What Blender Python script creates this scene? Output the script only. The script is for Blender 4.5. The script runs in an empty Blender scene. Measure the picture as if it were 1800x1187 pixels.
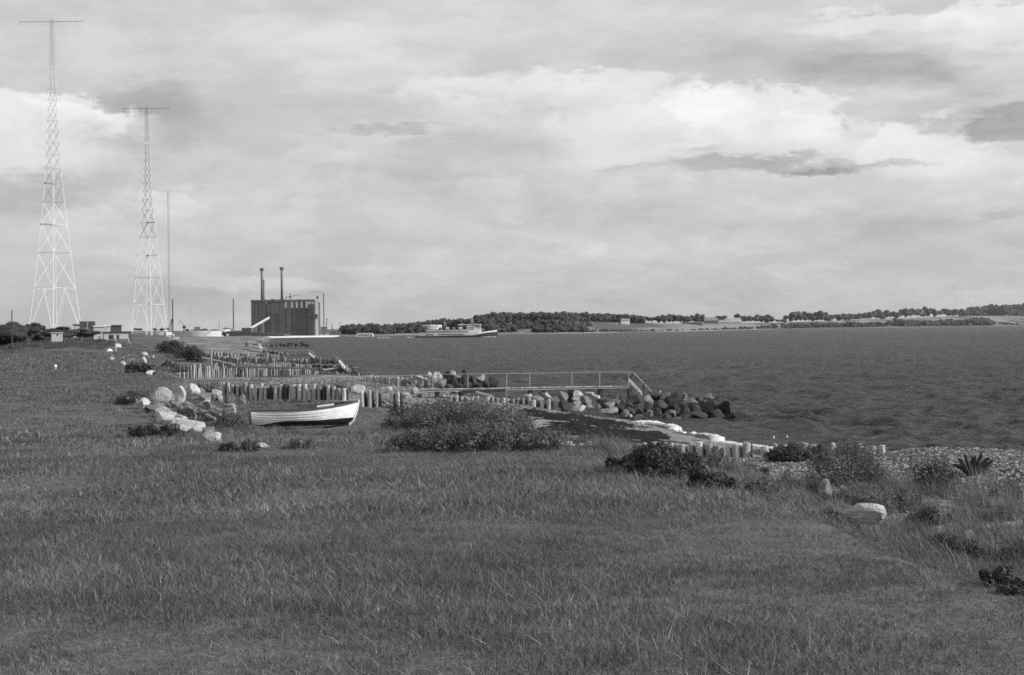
import bpy, bmesh, math, random
import numpy as np
from mathutils import Vector, Matrix, noise as mnoise

S = bpy.context.scene
COL = S.collection
R = math.radians

# ------------------------------------------------------------------ camera
HAZE = 2.2e-5
CAMZ = 5.0
FPX = 2500.0                      # focal length in photo pixels (1800 wide), 50 mm lens
cam_d = bpy.data.cameras.new("camera"); cam_d.lens = 50.0; cam_d.sensor_width = 36.0
cam_d.clip_start = 0.1; cam_d.clip_end = 60000
cam = bpy.data.objects.new("camera", cam_d); COL.objects.link(cam)
cam.matrix_world = (Matrix.Translation((0, 0, CAMZ)) @ Matrix.Rotation(R(90 - 0.367), 4, 'X')
                    @ Matrix.Rotation(R(-0.50), 4, 'Z'))
S.camera = cam
CM = cam.matrix_world.to_3x3()
CMN = np.array([list(r) for r in CM])

# ------------------------------------------------------------------ light and exposure
SUN_V = Vector((0.90, -0.16, 0.42)).normalized()      # direction towards the sun
SUN_EL = math.asin(SUN_V.z); SUN_AZ = math.atan2(SUN_V.x, SUN_V.y)
sun_d = bpy.data.lights.new("sun", 'SUN'); sun_d.energy = 4.8; sun_d.angle = R(0.5); sun_d.color = (1.0, 0.985, 0.965)
sun = bpy.data.objects.new("sun", sun_d); COL.objects.link(sun)
sun.rotation_euler = SUN_V.to_track_quat('Z', 'Y').to_euler()

S.render.engine = 'CYCLES'
cy = S.cycles
cy.max_bounces = 4; cy.diffuse_bounces = 2; cy.glossy_bounces = 2; cy.transmission_bounces = 2
cy.transparent_max_bounces = 6; cy.volume_bounces = 0; cy.use_denoising = False
cy.caustics_reflective = False; cy.caustics_refractive = False
cy.sample_clamp_indirect = 3.0
cy.pixel_filter_type = 'BLACKMAN_HARRIS'; cy.filter_width = 1.7
S.view_settings.view_transform = 'Standard'; S.view_settings.look = 'None'
S.view_settings.exposure = 0.15; S.view_settings.gamma = 1.0; S.view_settings.use_curve_mapping = False

world = bpy.data.worlds.new("World"); S.world = world; world.use_nodes = True

class NT:
    """small helper around a node tree"""
    def __init__(s, nt): s.t = nt; nt.nodes.clear()
    def n(s, typ, **k):
        nd = s.t.nodes.new(typ)
        for a, v in k.items(): setattr(nd, a, v)
        return nd
    def put(s, sock, v):
        if v is None: return
        if isinstance(v, bpy.types.NodeSocket): s.t.links.new(v, sock)
        else: sock.default_value = v
    def m(s, op, a, b=None, c=None, clamp=False):
        nd = s.n('ShaderNodeMath', operation=op, use_clamp=clamp)
        s.put(nd.inputs[0], a); s.put(nd.inputs[1], b); s.put(nd.inputs[2], c)
        return nd.outputs[0]
    def v(s, op, a, b=None, c=None):
        nd = s.n('ShaderNodeVectorMath', operation=op)
        s.put(nd.inputs[0], a); s.put(nd.inputs[1], b)
        if c is not None: s.put(nd.inputs[2], c)
        return nd.outputs['Value'] if op in ('LENGTH', 'DOT_PRODUCT', 'DISTANCE') else nd.outputs[0]
    def noise(s, vec, scale, detail=4, rough=0.55, dist=0.0, col=False):
        nd = s.n('ShaderNodeTexNoise'); s.put(nd.inputs['Vector'], vec)
        nd.inputs['Scale'].default_value = scale; nd.inputs['Detail'].default_value = detail
        nd.inputs['Roughness'].default_value = rough; nd.inputs['Distortion'].default_value = dist
        return nd.outputs['Color'] if col else nd.outputs['Fac']
    def rng(s, v, a, b, c, d, smooth=False, clamp=True):
        nd = s.n('ShaderNodeMapRange', interpolation_type='SMOOTHSTEP' if smooth else 'LINEAR', clamp=clamp)
        s.put(nd.inputs['Value'], v)
        for i, x in zip(('From Min', 'From Max', 'To Min', 'To Max'), (a, b, c, d)): s.put(nd.inputs[i], x)
        return nd.outputs[0]
    def mix(s, f, a, b):
        nd = s.n('ShaderNodeMix', data_type='FLOAT'); s.put(nd.inputs[0], f); s.put(nd.inputs[2], a); s.put(nd.inputs[3], b)
        return nd.outputs[0]

# ---- sky: a Nishita sky in black and white, veiled by layered cloud
w = NT(world.node_tree)
sky = w.n('ShaderNodeTexSky', sky_type='NISHITA'); sky.sun_disc = False
sky.sun_elevation = SUN_EL; sky.sun_rotation = SUN_AZ; sky.air_density = 1.0; sky.dust_density = 2.0; sky.ozone_density = 1.0
bw = w.n('ShaderNodeRGBToBW'); w.t.links.new(sky.outputs[0], bw.inputs[0])
tc = w.n('ShaderNodeTexCoord'); dirv = tc.outputs['Generated']
sep = w.n('ShaderNodeSeparateXYZ'); w.t.links.new(dirv, sep.inputs[0])
ysafe = w.m('MAXIMUM', sep.outputs[1], 0.05)
u_ = w.m('DIVIDE', sep.outputs[0], ysafe); v_ = w.m('DIVIDE', sep.outputs[2], ysafe)
uv = w.n('ShaderNodeCombineXYZ'); w.put(uv.inputs[0], u_); w.put(uv.inputs[1], v_)
# noise in direction space, flattened so that clouds lie in layers
flat = w.v('MULTIPLY', dirv, (1.0, 1.0, 3.2))
n1 = w.noise(flat, 5.0, 7, 0.56)
n2 = w.noise(flat, 14.0, 9, 0.66)
n4 = w.noise(w.v('MULTIPLY', dirv, (1.0, 1.0, 1.5)), 34.0, 8, 0.62, 0.4)
wc = w.noise(flat, 11.0, 6, 0.60, col=True)
wc2 = w.noise(flat, 42.0, 5, 0.6, col=True)
warp = w.v('MULTIPLY', w.v('SUBTRACT', wc, (0.5, 0.5, 0.5)), (0.075, 0.038, 0.0))
warp2 = w.v('MULTIPLY', w.v('SUBTRACT', wc2, (0.5, 0.5, 0.5)), (0.028, 0.020, 0.0))
uvw = w.v('ADD', w.v('ADD', uv.outputs[0], warp), warp2)
# base: clear-sky brightness x strength, covered by a bright veil
base = w.m('MULTIPLY', bw.outputs[0], 0.075)
base = w.m('MINIMUM', base, 0.8)
veil = w.rng(n1, 0.3, 0.72, 0.510, 0.625)
elev = w.rng(sep.outputs[2], 0.0, 0.20, -0.03, 0.05)
veil = w.m('ADD', w.m('ADD', veil, elev), w.rng(sep.outputs[0], -0.4, 0.2, 0.03, 0.0))
tot = w.mix(0.86, base, veil)
# soft streaks
tot = w.m('ADD', tot, w.rng(n2, 0.36, 0.68, -0.035, 0.06, smooth=True))
# cloud bodies: (px, py, rx, ry, amount, softness)  pixel units of the 1800 px photograph, turned into directions
FEAT = [   # a negative softness: lit crisp top, fading base
 (300, 370, 90, 44, 0.07, -0.4), (130, 400, 90, 40, 0.06, -0.4), (560, 300, 120, 50, 0.05, -0.4), (1120, 330, 90, 30, 0.05, -0.4), (1420, 470, 80, 24, 0.05, -0.4), (650, 470, 70, 26, 0.05, -0.4), (860, 330, 70, 40, 0.05, -0.4),
 (70, 215, 190, 62, 0.26, -0.30), (150, 188, 70, 34, 0.16, -0.35), (215, 222, 120, 36, 0.12, -0.5), (40, 262, 200, 50, 0.10, 0.7), (120, 288, 170, 40, 0.08, 0.9),
 (60, 340, 170, 50, -0.08, 0.55), (285, 170, 120, 50, -0.12, 0.75), (350, 215, 120, 44, -0.07, 0.8), (240, 215, 90, 24, -0.04, 0.8), (250, 250, 160, 40, -0.05, 0.8),
 (960, 168, 330, 44, 0.13, -0.45), (1090, 148, 170, 24, 0.10, -0.35), (820, 150, 200, 26, 0.07, 0.9), (660, 120, 300, 60, 0.07, 1.0), (540, 70, 220, 60, 0.05, 1.0),
 (1180, 240, 620, 110, 0.09, 1.0), (1500, 330, 420, 70, 0.06, 1.0),
 (1180, 208, 210, 52, 0.11, -0.3), (1330, 215, 190, 66, 0.20, -0.22), (1230, 200, 190, 40, 0.08, -0.5), (1420, 225, 80, 40, 0.12, -0.3), (1520, 255, 180, 60, 0.10, -0.3), (1625, 272, 130, 74, 0.15, -0.25), (1700, 300, 160, 60, 0.08, -0.5),
 (1250, 262, 330, 44, 0.05, 0.8), (1750, 320, 250, 60, 0.05, 0.9),
 (1335, 206, 90, 24, -0.12, 0.8), (1500, 228, 70, 20, -0.10, 0.7), (1235, 258, 60, 18, -0.09, 0.8),
 (1340, 291, 230, 21, -0.17, 0.5), (1590, 287, 110, 9, -0.18, 0.5), (1480, 299, 100, 9, -0.12, 0.6), (1100, 288, 80, 8, -0.09, 0.8),
 (700, 222, 140, 9, -0.12, 0.6), (860, 258, 330, 34, -0.08, 0.8), (700, 300, 280, 36, -0.05, 0.9),
 (1750, 48, 150, 56, 0.22, -0.35), (1600, 48, 180, 34, 0.13, -0.4), (1480, 42, 120, 20, 0.07, 0.9), (1570, 122, 220, 48, -0.13, 0.7), (1690, 150, 160, 40, -0.09, 0.9), (1795, 225, 110, 36, -0.18, 0.4),
 (1300, 90, 420, 60, -0.05, 1.0), (1650, 205, 260, 34, -0.06, 1.0),
 (905, 375, 60, 64, 0.055, 0.9), (955, 425, 70, 42, 0.055, -0.6), (1040, 452, 44, 34, 0.05, -0.6), (1270, 450, 70, 30, 0.05, -0.6), (520, 388, 50, 34, 0.05, -0.6), (780, 455, 60, 26, 0.035, 0.9),
 (1500, 395, 420, 34, -0.05, 0.9), (1180, 372, 160, 14, -0.035, 0.9), (440, 512, 190, 18, 0.07, 0.8), (540, 505, 60, 14, 0.05, 0.8), (1720, 520, 160, 20, 0.05, 0.8), (1760, 380, 60, 8, -0.07, 0.7),
 (300, 300, 150, 60, -0.04, 0.9), (330, 380, 120, 60, 0.05, 0.9), (900, 530, 1100, 60, -0.05, 1.0),
]
for (px, py, rx, ry, amt, soft) in FEAT:
    cu = (px - 900) / FPX; cv = (577.5 - 0.0087 * (px - 900) - py) / FPX
    sx, sy = FPX / rx, FPX / ry
    p = w.v('MULTIPLY_ADD', uvw, (sx, sy, 0.0), (-cu * sx, -cv * sy, 0.0))
    L = w.v('LENGTH', p)
    if soft < 0: L = w.m('ADD', L, w.m('MULTIPLY', w.m('SUBTRACT', n4, 0.5), 1.5))
    f = w.rng(L, 1.0, 1.0 - abs(soft), 0.0, amt, smooth=True)
    if soft < 0:
        sp_ = w.n('ShaderNodeSeparateXYZ'); w.put(sp_.inputs[0], p)
        f = w.m('MULTIPLY', f, w.rng(w.m('ADD', sp_.outputs[1], w.m('MULTIPLY', w.m('SUBTRACT', n4, 0.5), 1.8)), -0.9, 0.5, 0.0, 1.15, smooth=True))
    tot = w.m('ADD', tot, f)
# the same clouds go on outside the view as patches of the same kind
n3 = w.noise(flat, 3.1, 6, 0.55)
patch = w.rng(n3, 0.52, 0.62, 0.0, 0.10, smooth=True)
outside = w.rng(w.m('ABSOLUTE', w.m('SUBTRACT', w.m('ARCTAN2', sep.outputs[0], sep.outputs[1]), 0.0)), 0.38, 0.6, 0.0, 1.0)
tot = w.m('ADD', tot, w.m('MULTIPLY', patch, outside))
tot = w.m('SUBTRACT', tot, w.m('MULTIPLY', w.m('MAXIMUM', w.m('SUBTRACT', tot, 0.68), 0.0), 0.55))
tot = w.m('MAXIMUM', tot, 0.05)
bg = w.n('ShaderNodeBackground'); comb = w.n('ShaderNodeCombineColor')
scaled = w.m('MULTIPLY', tot, 10.0)
for i in range(3): w.put(comb.inputs[i], scaled)
w.put(bg.inputs[0], comb.outputs[0]); bg.inputs[1].default_value = 0.1
wo = w.n('ShaderNodeOutputWorld'); w.t.links.new(bg.outputs[0], wo.inputs[0])
world.cycles.sampling_method = 'MANUAL'; world.cycles.sample_map_resolution = 512

# ------------------------------------------------------------------ coordinates
def ray(px, py):
    d = CMN @ np.array([(px - 900) / FPX, -(py - 593.5) / FPX, -1.0])
    return d / d[1]
def at(px, py, D):
    """world point D metres ahead, seen at this photo pixel"""
    d = ray(px, py); return Vector((d[0] * D, D, CAMZ + d[2] * D))
def pix(D, n=1.0): return n * D / FPX

def sm(t): t = np.clip(t, 0, 1); return t * t * (3 - 2 * t)
SHY = [-20, 5, 20, 33, 41, 45, 50, 55, 61, 68, 75, 82, 90, 105, 125, 150, 166, 192, 250, 329, 480, 700, 900, 1200]
SHX = [70, 55, 38, 25, 18.5, 15.5, 12.2, 10.3, 9.0, 8.0, 6.8, 4.6, 1, -3, -8, -14, -18, -25, -40, -56, -82, -120, -150, -220]
FEY = [-20, 5, 11.6, 17, 28, 34, 40, 50, 60, 66, 69, 85, 110, 165, 250, 400, 700, 1200]
FEX = [6.5, 5.4, 4.3, 4.0, 2.6, 1.4, 0.6, -0.5, -5.0, -8.5, -14.5, -20, -26.5, -40, -60, -95, -170, -280]
FZY = [-20, 0, 6, 20, 30, 40, 50, 60, 100, 165, 250, 500, 800, 1500]
FZZ = [3.6, 3.42, 3.32, 2.85, 2.42, 1.95, 1.50, 1.66, 1.9, 1.9, 1.9, 2.1, 2.5, 3.0]
BZY = [-20, 20, 39.5, 41.5, 45.5, 52, 60, 80, 100, 118, 200, 400, 1200]
BZZ = [1.9, 1.75, 1.35, 1.15, 0.45, 0.50, 0.55, 0.95, 0.95, 0.75, 0.7, 1.0, 1.3]
def fbm(x, y, sc, seed=0, octs=4):
    """cheap value noise for arrays"""
    r = np.zeros_like(x, dtype=float); a = 0.5; f = 1.0 / sc
    rs = np.random.RandomState(seed); tab = rs.rand(257, 257)
    for o in range(octs):
        X = x * f + 37.3 * o + seed * 1.7; Y = y * f + 11.1 * o
        xi = np.floor(X).astype(int); yi = np.floor(Y).astype(int); fx = sm(X - xi); fy = sm(Y - yi)
        A = tab[xi % 257, yi % 257]; B = tab[(xi + 1) % 257, yi % 257]; C = tab[xi % 257, (yi + 1) % 257]; D_ = tab[(xi + 1) % 257, (yi + 1) % 257]
        r += a * ((A * (1 - fx) + B * fx) * (1 - fy) + (C * (1 - fx) + D_ * fx) * fy - 0.5); a *= 0.5; f *= 2.03
    return r
def gauss(x, y, cx, cy, rx, ry): return np.exp(-(((x - cx) / rx) ** 2 + ((y - cy) / ry) ** 2))
def fieldw(x, y):
    xe = np.interp(y, FEY, FEX) + 1.2 * fbm(x, y, 5, 3)
    return sm((xe - x + 1.3) / 2.6)
def HZ(x, y):
    x = np.asarray(x, float); y = np.asarray(y, float)
    xs = np.interp(y, SHY, SHX) + (0.8 + 0.01 * np.abs(y)) * fbm(x * 0, y, 7, 5)
    zf = np.interp(y, FZY, FZZ) + 0.10 * fbm(x, y, 6, 1) * np.clip(1.3 - y / 60, 0.6, 1) + 0.05 * fbm(x, y, 1.3, 2) * (y < 80)
    zf = zf + 2.3 * gauss(x, y, -174, 541, 50, 60) + 1.3 * gauss(x, y, -75, 238, 13, 14) + 0.8 * gauss(x, y, -92, 262, 26, 20)
    zb = np.interp(y, BZY, BZZ)
    zb = zb + np.where(y < 45, 0.22 * sm((x - 9.8) / 2) * (1 - sm((y - 40.6) / 2.4)), 0) - 0.25 * sm((x - 12) / 6) * (y < 45)
    d = xs - x
    heap = 0.75 * gauss(x, y, -6.6, 69.5, 3.0, 2.6)
    run = np.where(y < 45, 6.0, 6.5)
    zbch = np.where(d > 0, zb * sm(d / run * 0.9 + 0.02), np.maximum(-2.5, d * 0.10))
    zbch = zbch + 0.10 * fbm(x, y, 2.5, 4) * (d > 0.8)
    wf = fieldw(x, y)
    z = zbch * (1 - wf) + zf * wf + heap * (1 - 0.6 * wf)
    return z
def hz(x, y): return float(HZ(np.array([x]), np.array([y]))[0])
_T = 3.0 * 1.0035 ** np.arange(0, 1900)
def ground(px, py, tmax=1200):
    """first point where the view ray through this photo pixel meets the terrain"""
    d = ray(px, py); X = d[0] * _T; Z = CAMZ + d[2] * _T
    h = np.maximum(HZ(X, _T), 0.0)
    k = np.nonzero(Z <= h)[0]
    i = k[0] if len(k) else len(_T) - 1
    return Vector((X[i], _T[i], h[i]))

# ------------------------------------------------------------------ materials
def newmat(name):
    m = bpy.data.materials.new(name); m.use_nodes = True
    return m, NT(m.node_tree)
def grey(t, v):
    c = t.n('ShaderNodeCombineColor')
    for i in range(3): t.put(c.inputs[i], v)
    return c.outputs[0]
def bsdf(t, col, rough=0.8, spec=0.3, normal=None, metal=0.0):
    b = t.n('ShaderNodeBsdfPrincipled'); t.put(b.inputs['Base Color'], col); t.put(b.inputs['Roughness'], rough)
    b.inputs['Specular IOR Level'].default_value = spec; b.inputs['Metallic'].default_value = metal
    if normal is not None: t.put(b.inputs['Normal'], normal)
    return b
def out(t, sh):
    o = t.n('ShaderNodeOutputMaterial'); t.t.links.new(sh, o.inputs[0]); return o
def bump(t, h, strength=0.5, dist=0.02):
    b = t.n('ShaderNodeBump'); t.put(b.inputs['Height'], h); b.inputs['Strength'].default_value = strength
    b.inputs['Distance'].default_value = dist; return b.outputs[0]
def surf(name, v, rough=0.8, var=0.25, scale=3.0, bmp=0.3, bdist=0.02, bscale=None, spec=0.3, rnd=0.0, coord='Object', stretch=None, metal=0.0):
    """a grey surface with blotchy tone, fine relief and (rnd) a tone of its own for each object"""
    m, t = newmat(name)
    tcx = t.n('ShaderNodeTexCoord'); vec = tcx.outputs[coord]
    if stretch: vec = t.v('MULTIPLY', vec, stretch)
    n = t.noise(vec, scale, 6, 0.62)
    val = t.rng(n, 0.28, 0.72, v * (1 - var), v * (1 + var))
    if rnd:
        oi = t.n('ShaderNodeObjectInfo')
        val = t.m('MULTIPLY', val, t.rng(oi.outputs['Random'], 0, 1, 1 - rnd, 1 + rnd))
    nb = t.noise(vec, bscale or scale * 6, 5, 0.65)
    b = bsdf(t, grey(t, val), rough, spec, bump(t, nb, bmp, bdist), metal)
    out(t, b.outputs[0]); return m
def leafmat(name, v, rnd=0.35, patch=0.35, pscale=0.6, trans=0.3, attr=True, rough=0.55):
    m, t = newmat(name)
    geo = t.n('ShaderNodeNewGeometry'); oi = t.n('ShaderNodeObjectInfo')
    n = t.noise(geo.outputs['Position'], pscale, 3, 0.6)
    val = t.rng(n, 0.3, 0.7, v * (1 - patch), v * (1 + patch))
    val = t.m('MULTIPLY', val, t.rng(oi.outputs['Random'], 0, 1, 1 - rnd, 1 + rnd))
    if attr:
        a = t.n('ShaderNodeAttribute', attribute_name='tone'); val = t.m('MULTIPLY', val, a.outputs['Fac'])
    c = grey(t, val)
    b = bsdf(t, c, rough, 0.25)
    tr = t.n('ShaderNodeBsdfTranslucent'); t.put(tr.inputs[0], c)
    mx = t.n('ShaderNodeMixShader'); mx.inputs[0].default_value = trans
    t.t.links.new(b.outputs[0], mx.inputs[1]); t.t.links.new(tr.outputs[0], mx.inputs[2])
    out(t, mx.outputs[0]); return m

M = {}
M['rock_pale'] = surf('pale granite', 0.37, 0.9, 0.42, 3.5, 0.9, 0.08, 11, rnd=0.2)
M['rock_mid'] = surf('grey granite', 0.17, 0.9, 0.45, 3.0, 0.9, 0.08, 11, rnd=0.25)
M['rock_dark'] = surf('wet dark granite', 0.040, 0.7, 0.55, 3.0, 0.9, 0.08, 11, rnd=0.35, spec=0.2)
M['post'] = surf('weathered timber', 0.33, 0.85, 0.45, 2.5, 0.6, 0.02, 12, rnd=0.4, stretch=(6, 6, 1))
M['post_dark'] = surf('wet and shade-dark timber', 0.045, 0.7, 0.4, 2.5, 0.5, 0.02, 12, rnd=0.3, stretch=(6, 6, 1))  # dark timber; on the back posts its tone carries the gap shade
M['white'] = surf('white paint', 0.80, 0.45, 0.05, 2.0, 0.15, 0.004, 20)
M['dull_white'] = surf('weathered white paint', 0.62, 0.6, 0.15, 2.0, 0.2, 0.01, 20)
M['galv'] = surf('galvanised tube', 0.40, 0.5, 0.15, 5.0, 0.1, 0.003)
M['ship'] = surf('ship paint', 0.60, 0.5, 0.08, 0.5, 0.1, 0.01)
M['black'] = surf('black bottom paint', 0.018, 0.45, 0.4, 3.0, 0.2, 0.004, 20)
M['wood_dark'] = surf('dark varnished wood', 0.07, 0.45, 0.3, 4.0, 0.3, 0.004, 20)
M['brick'] = surf('dark brick cladding', 0.085, 0.85, 0.16, 0.12, 0.2, 0.1, 2, coord='Object')
M['concrete'] = surf('concrete', 0.36, 0.85, 0.18, 0.4, 0.3, 0.05, 4)
M['conc_dark'] = surf('dark concrete', 0.14, 0.85, 0.2, 0.2, 0.3, 0.05, 4)
M['steel_dark'] = surf('dark steel', 0.06, 0.6, 0.2, 0.5, 0.2, 0.02)
M['steel_mid'] = surf('grey steel', 0.2, 0.6, 0.2, 0.5, 0.2, 0.02)
M['mast'] = surf('white mast paint', 0.75, 0.5, 0.1, 0.3, 0.1, 0.01)
M['mast_top'] = surf('red mast paint in grey', 0.20, 0.5, 0.15, 0.3, 0.1, 0.01)
M['aluminium'] = surf('aluminium cladding', 0.50, 0.45, 0.06, 0.2, 0.05, 0.02, spec=0.4)
M['glass'] = surf('dark window glass', 0.03, 0.15, 0.2, 0.5, 0.0, 0.01, spec=0.6)
M['roof'] = surf('dark roof felt', 0.055, 0.8, 0.2, 0.5, 0.2, 0.02)
M['render'] = surf('pale render', 0.42, 0.85, 0.15, 0.3, 0.2, 0.02)
M['foam'] = surf('sea foam', 0.60, 0.8, 0.15, 4.0, 0.5, 0.05, 12)
M['shell_field'] = surf('pale stubble field', 0.26, 0.9, 0.2, 0.01, 0.2, 0.1)
M['bark'] = surf('bark', 0.09, 0.9, 0.3, 2.0, 0.5, 0.05)
M['skin'] = surf('skin', 0.35, 0.6, 0.05, 5, 0, 0.01)
M['cloth_dark'] = surf('dark cloth', 0.04, 0.9, 0.2, 5, 0.2, 0.01)
M['cloth_pale'] = surf('pale cloth', 0.55, 0.9, 0.1, 5, 0.2, 0.01)
M['grass'] = leafmat('grass blades', 0.146, 0.15, 0.34, 0.5, 0.35)
M['leaf_black'] = leafmat('shadowed weeds', 0.030, 0.1, 0.3, 0.8, 0.1)  # near-black leaves: the shade of hollows is put into the colour
M['grass_dry'] = leafmat('dry grass blades', 0.19, 0.3, 0.3, 0.5, 0.35)
M['leaf'] = leafmat('shrub leaves', 0.105, 0.12, 0.25, 0.8, 0.25)
M['leaf_dark'] = leafmat('dark shrub leaves', 0.042, 0.15, 0.3, 0.5, 0.2)
M['leaf_far'] = leafmat('far foliage', 0.055, 0.25, 0.25, 0.01, 0.15)
M['weed'] = surf('washed up seaweed', 0.016, 0.9, 0.6, 2.0, 0.9, 0.15, 6, spec=0.08)

# ------------------------------------------------------------------ object helpers
def link(o, parent=None):
    COL.objects.link(o)
    if parent is not None: o.parent = parent
    return o
def mesh_obj(name, verts, faces, mat, parent=None, smooth=False, tone=None):
    me = bpy.data.meshes.new(name)
    if isinstance(verts, np.ndarray): verts = verts.tolist()
    me.from_pydata(verts, [], faces); me.update()
    if mat is not None: me.materials.append(mat)
    if smooth: me.polygons.foreach_set('use_smooth', [True] * len(me.polygons))
    if tone is not None:
        a = me.attributes.new('tone', 'FLOAT', 'POINT'); a.data.foreach_set('value', np.asarray(tone, dtype=np.float32))
    return link(bpy.data.objects.new(name, me), parent)
def share(name, me, parent=None):
    return link(bpy.data.objects.new(name, me), parent)
def tag(o, label, cat, group=None, kind=None):
    if label: o['label'] = label
    if cat: o['category'] = cat
    if group: o['group'] = group
    if kind: o['kind'] = kind
    return o
def empty(name, loc, rz=0.0, label=None, cat=None, group=None):
    o = bpy.data.objects.new(name, None); o.location = loc; o.rotation_euler = (0, 0, rz); link(o)
    o.empty_display_size = 0.3
    return tag(o, label, cat, group)
class MB:
    """collects simple solids into one mesh"""
    def __init__(s): s.v = []; s.f = []
    def add(s, vs, fs):
        k = len(s.v); s.v += [tuple(p) for p in vs]; s.f += [tuple(i + k for i in f) for f in fs]; return s
    def box(s, x0, x1, y0, y1, z0, z1):
        return s.add([(x0, y0, z0), (x1, y0, z0), (x1, y1, z0), (x0, y1, z0), (x0, y0, z1), (x1, y0, z1), (x1, y1, z1), (x0, y1, z1)],
                     [(0, 3, 2, 1), (4, 5, 6, 7), (0, 1, 5, 4), (1, 2, 6, 5), (2, 3, 7, 6), (3, 0, 4, 7)])
    def prism(s, pts, y0, y1):
        """outline pts (x, z) extruded from y0 to y1"""
        n = len(pts)
        v = [(x, y0, z) for x, z in pts] + [(x, y1, z) for x, z in pts]
        return s.add(v, [tuple(range(n)), tuple(range(2 * n - 1, n - 1, -1))] + [(i, i + n, (i + 1) % n + n, (i + 1) % n) for i in range(n)])
    def tube(s, a, b, r, r2=None, n=4):
        a = Vector(a); b = Vector(b); r2 = r if r2 is None else r2
        d = (b - a); q = d.to_track_quat('Z', 'Y'); v = []
        for p, rr in ((a, r), (b, r2)):
            for i in range(n):
                th = 2 * math.pi * (i + 0.5) / n
                v.append(p + q @ Vector((math.cos(th) * rr, math.sin(th) * rr, 0)))
        return s.add(v, [tuple(range(n - 1, -1, -1)), tuple(range(n, 2 * n))] + [(i, (i + 1) % n, (i + 1) % n + n, i + n) for i in range(n)])
    def path(s, pts, r, n=4):
        for a, b in zip(pts[:-1], pts[1:]): s.tube(a, b, r, n=n)
        return s
    def cyl(s, cx, cy, z0, z1, r, n=24, r2=None): return s.tube((cx, cy, z0), (cx, cy, z1), r, r2, n)
    def build(s, name, mat, parent=None, smooth=False): return mesh_obj(name, s.v, s.f, mat, parent, smooth)
# ------------------------------------------------------------------ terrain
def grid_faces(nr, nc):
    i = np.arange(nr - 1)[:, None] * nc + np.arange(nc - 1)[None, :]
    return np.stack([i, i + 1, i + nc + 1, i + nc], -1).reshape(-1, 4)
def big_mesh(name, verts, faces, mat, attrs=None, smooth=True):
    me = bpy.data.meshes.new(name)
    me.vertices.add(len(verts)); me.vertices.foreach_set('co', verts.astype(np.float32).ravel())
    k = faces.shape[1]
    me.loops.add(faces.size); me.loops.foreach_set('vertex_index', faces.astype(np.int32).ravel())
    me.polygons.add(len(faces)); me.polygons.foreach_set('loop_start', np.arange(0, faces.size, k, dtype=np.int32))
    me.update(calc_edges=True)
    if smooth: me.polygons.foreach_set('use_smooth', np.ones(len(faces), bool))
    me.materials.append(mat)
    for n, a in (attrs or {}).items():
        at_ = me.attributes.new(n, 'FLOAT', 'POINT'); at_.data.foreach_set('value', a.astype(np.float32).ravel())
    return link(bpy.data.objects.new(name, me))

rows = np.concatenate([np.linspace(-14, 2.5, 14), 2.7 * 1.0115 ** np.arange(0, 560)]); rows = rows[rows < 1500]
uc = np.linspace(-0.56, 0.56, 330)
YY = np.repeat(rows[:, None], len(uc), 1); XX = uc[None, :] * (np.maximum(YY, 0) + 22)
ZZ = HZ(XX, YY)
WF = fieldw(XX, YY)
DS = np.interp(YY, SHY, SHX) - XX
m, t = newmat('ground cover')
fw = t.n('ShaderNodeAttribute', attribute_name='field').outputs['Fac']
wet = t.n('ShaderNodeAttribute', attribute_name='wet').outputs['Fac']
pos = t.n('ShaderNodeNewGeometry').outputs['Position']
sxy = t.v('MULTIPLY', pos, (1.0, 0.45, 1.0))
g1 = t.noise(sxy, 0.16, 5, 0.6); g2 = t.noise(pos, 2.2, 5, 0.7); g3 = t.noise(pos, 14.0, 4, 0.7)
gr = t.rng(g1, 0.3, 0.7, 0.086, 0.122)
sepq = t.n('ShaderNodeSeparateXYZ'); t.put(sepq.inputs[0], pos); gr = t.m('MULTIPLY', gr, t.rng(sepq.outputs[1], 60, 180, 1.0, 0.82))  # darker far off: shade between the grass blades put into the colour
gr = t.m('MULTIPLY', gr, t.rng(g2, 0.3, 0.7, 0.7, 1.25)); gr = t.m('MULTIPLY', gr, t.rng(g3, 0.3, 0.7, 0.7, 1.3))
b1 = t.n('ShaderNodeTexVoronoi'); t.put(b1.inputs['Vector'], pos); b1.inputs['Scale'].default_value = 9.0
vc = t.n('ShaderNodeRGBToBW'); t.put(vc.inputs[0], b1.outputs['Color'])
sand = t.rng(vc.outputs[0], 0.2, 0.8, 0.11, 0.27)
sand = t.m('MULTIPLY', sand, t.rng(g2, 0.3, 0.7, 0.75, 1.2))
# thin grass and weeds break up the shingle
brk = t.m('ADD', fw, t.rng(t.noise(sxy, 0.5, 5, 0.65), 0.40, 0.66, -0.16, 0.48))
cover = t.rng(brk, 0.38, 0.62, 0.0, 1.0, smooth=True)
val = t.mix(cover, sand, gr)
val = t.m('MULTIPLY', val, t.mix(wet, 1.0, 0.75))
sepp = t.n('ShaderNodeSeparateXYZ'); t.put(sepp.inputs[0], pos)
wrack = t.m('MULTIPLY', t.rng(sepp.outputs[1], 84, 125, 0, 1), t.rng(t.noise(t.v('MULTIPLY', pos, (0.10, 0.10, 1)), 1.0, 7, 0.72), 0.46, 0.54, 1.0, 0.0, smooth=True))
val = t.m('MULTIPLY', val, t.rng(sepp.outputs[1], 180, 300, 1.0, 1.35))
val = t.mix(wrack, val, 0.045)
h = t.m('ADD', t.m('MULTIPLY', g3, 0.4), g2)
bs = bsdf(t, grey(t, val), t.mix(wet, 0.95, 0.35), 0.25, bump(t, h, 0.9, 0.08))
out(t, bs.outputs[0]); M['ground'] = m
wetv = np.clip(1 - (ZZ - 0.02) / 0.16, 0, 1) * (YY > 40)
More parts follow.
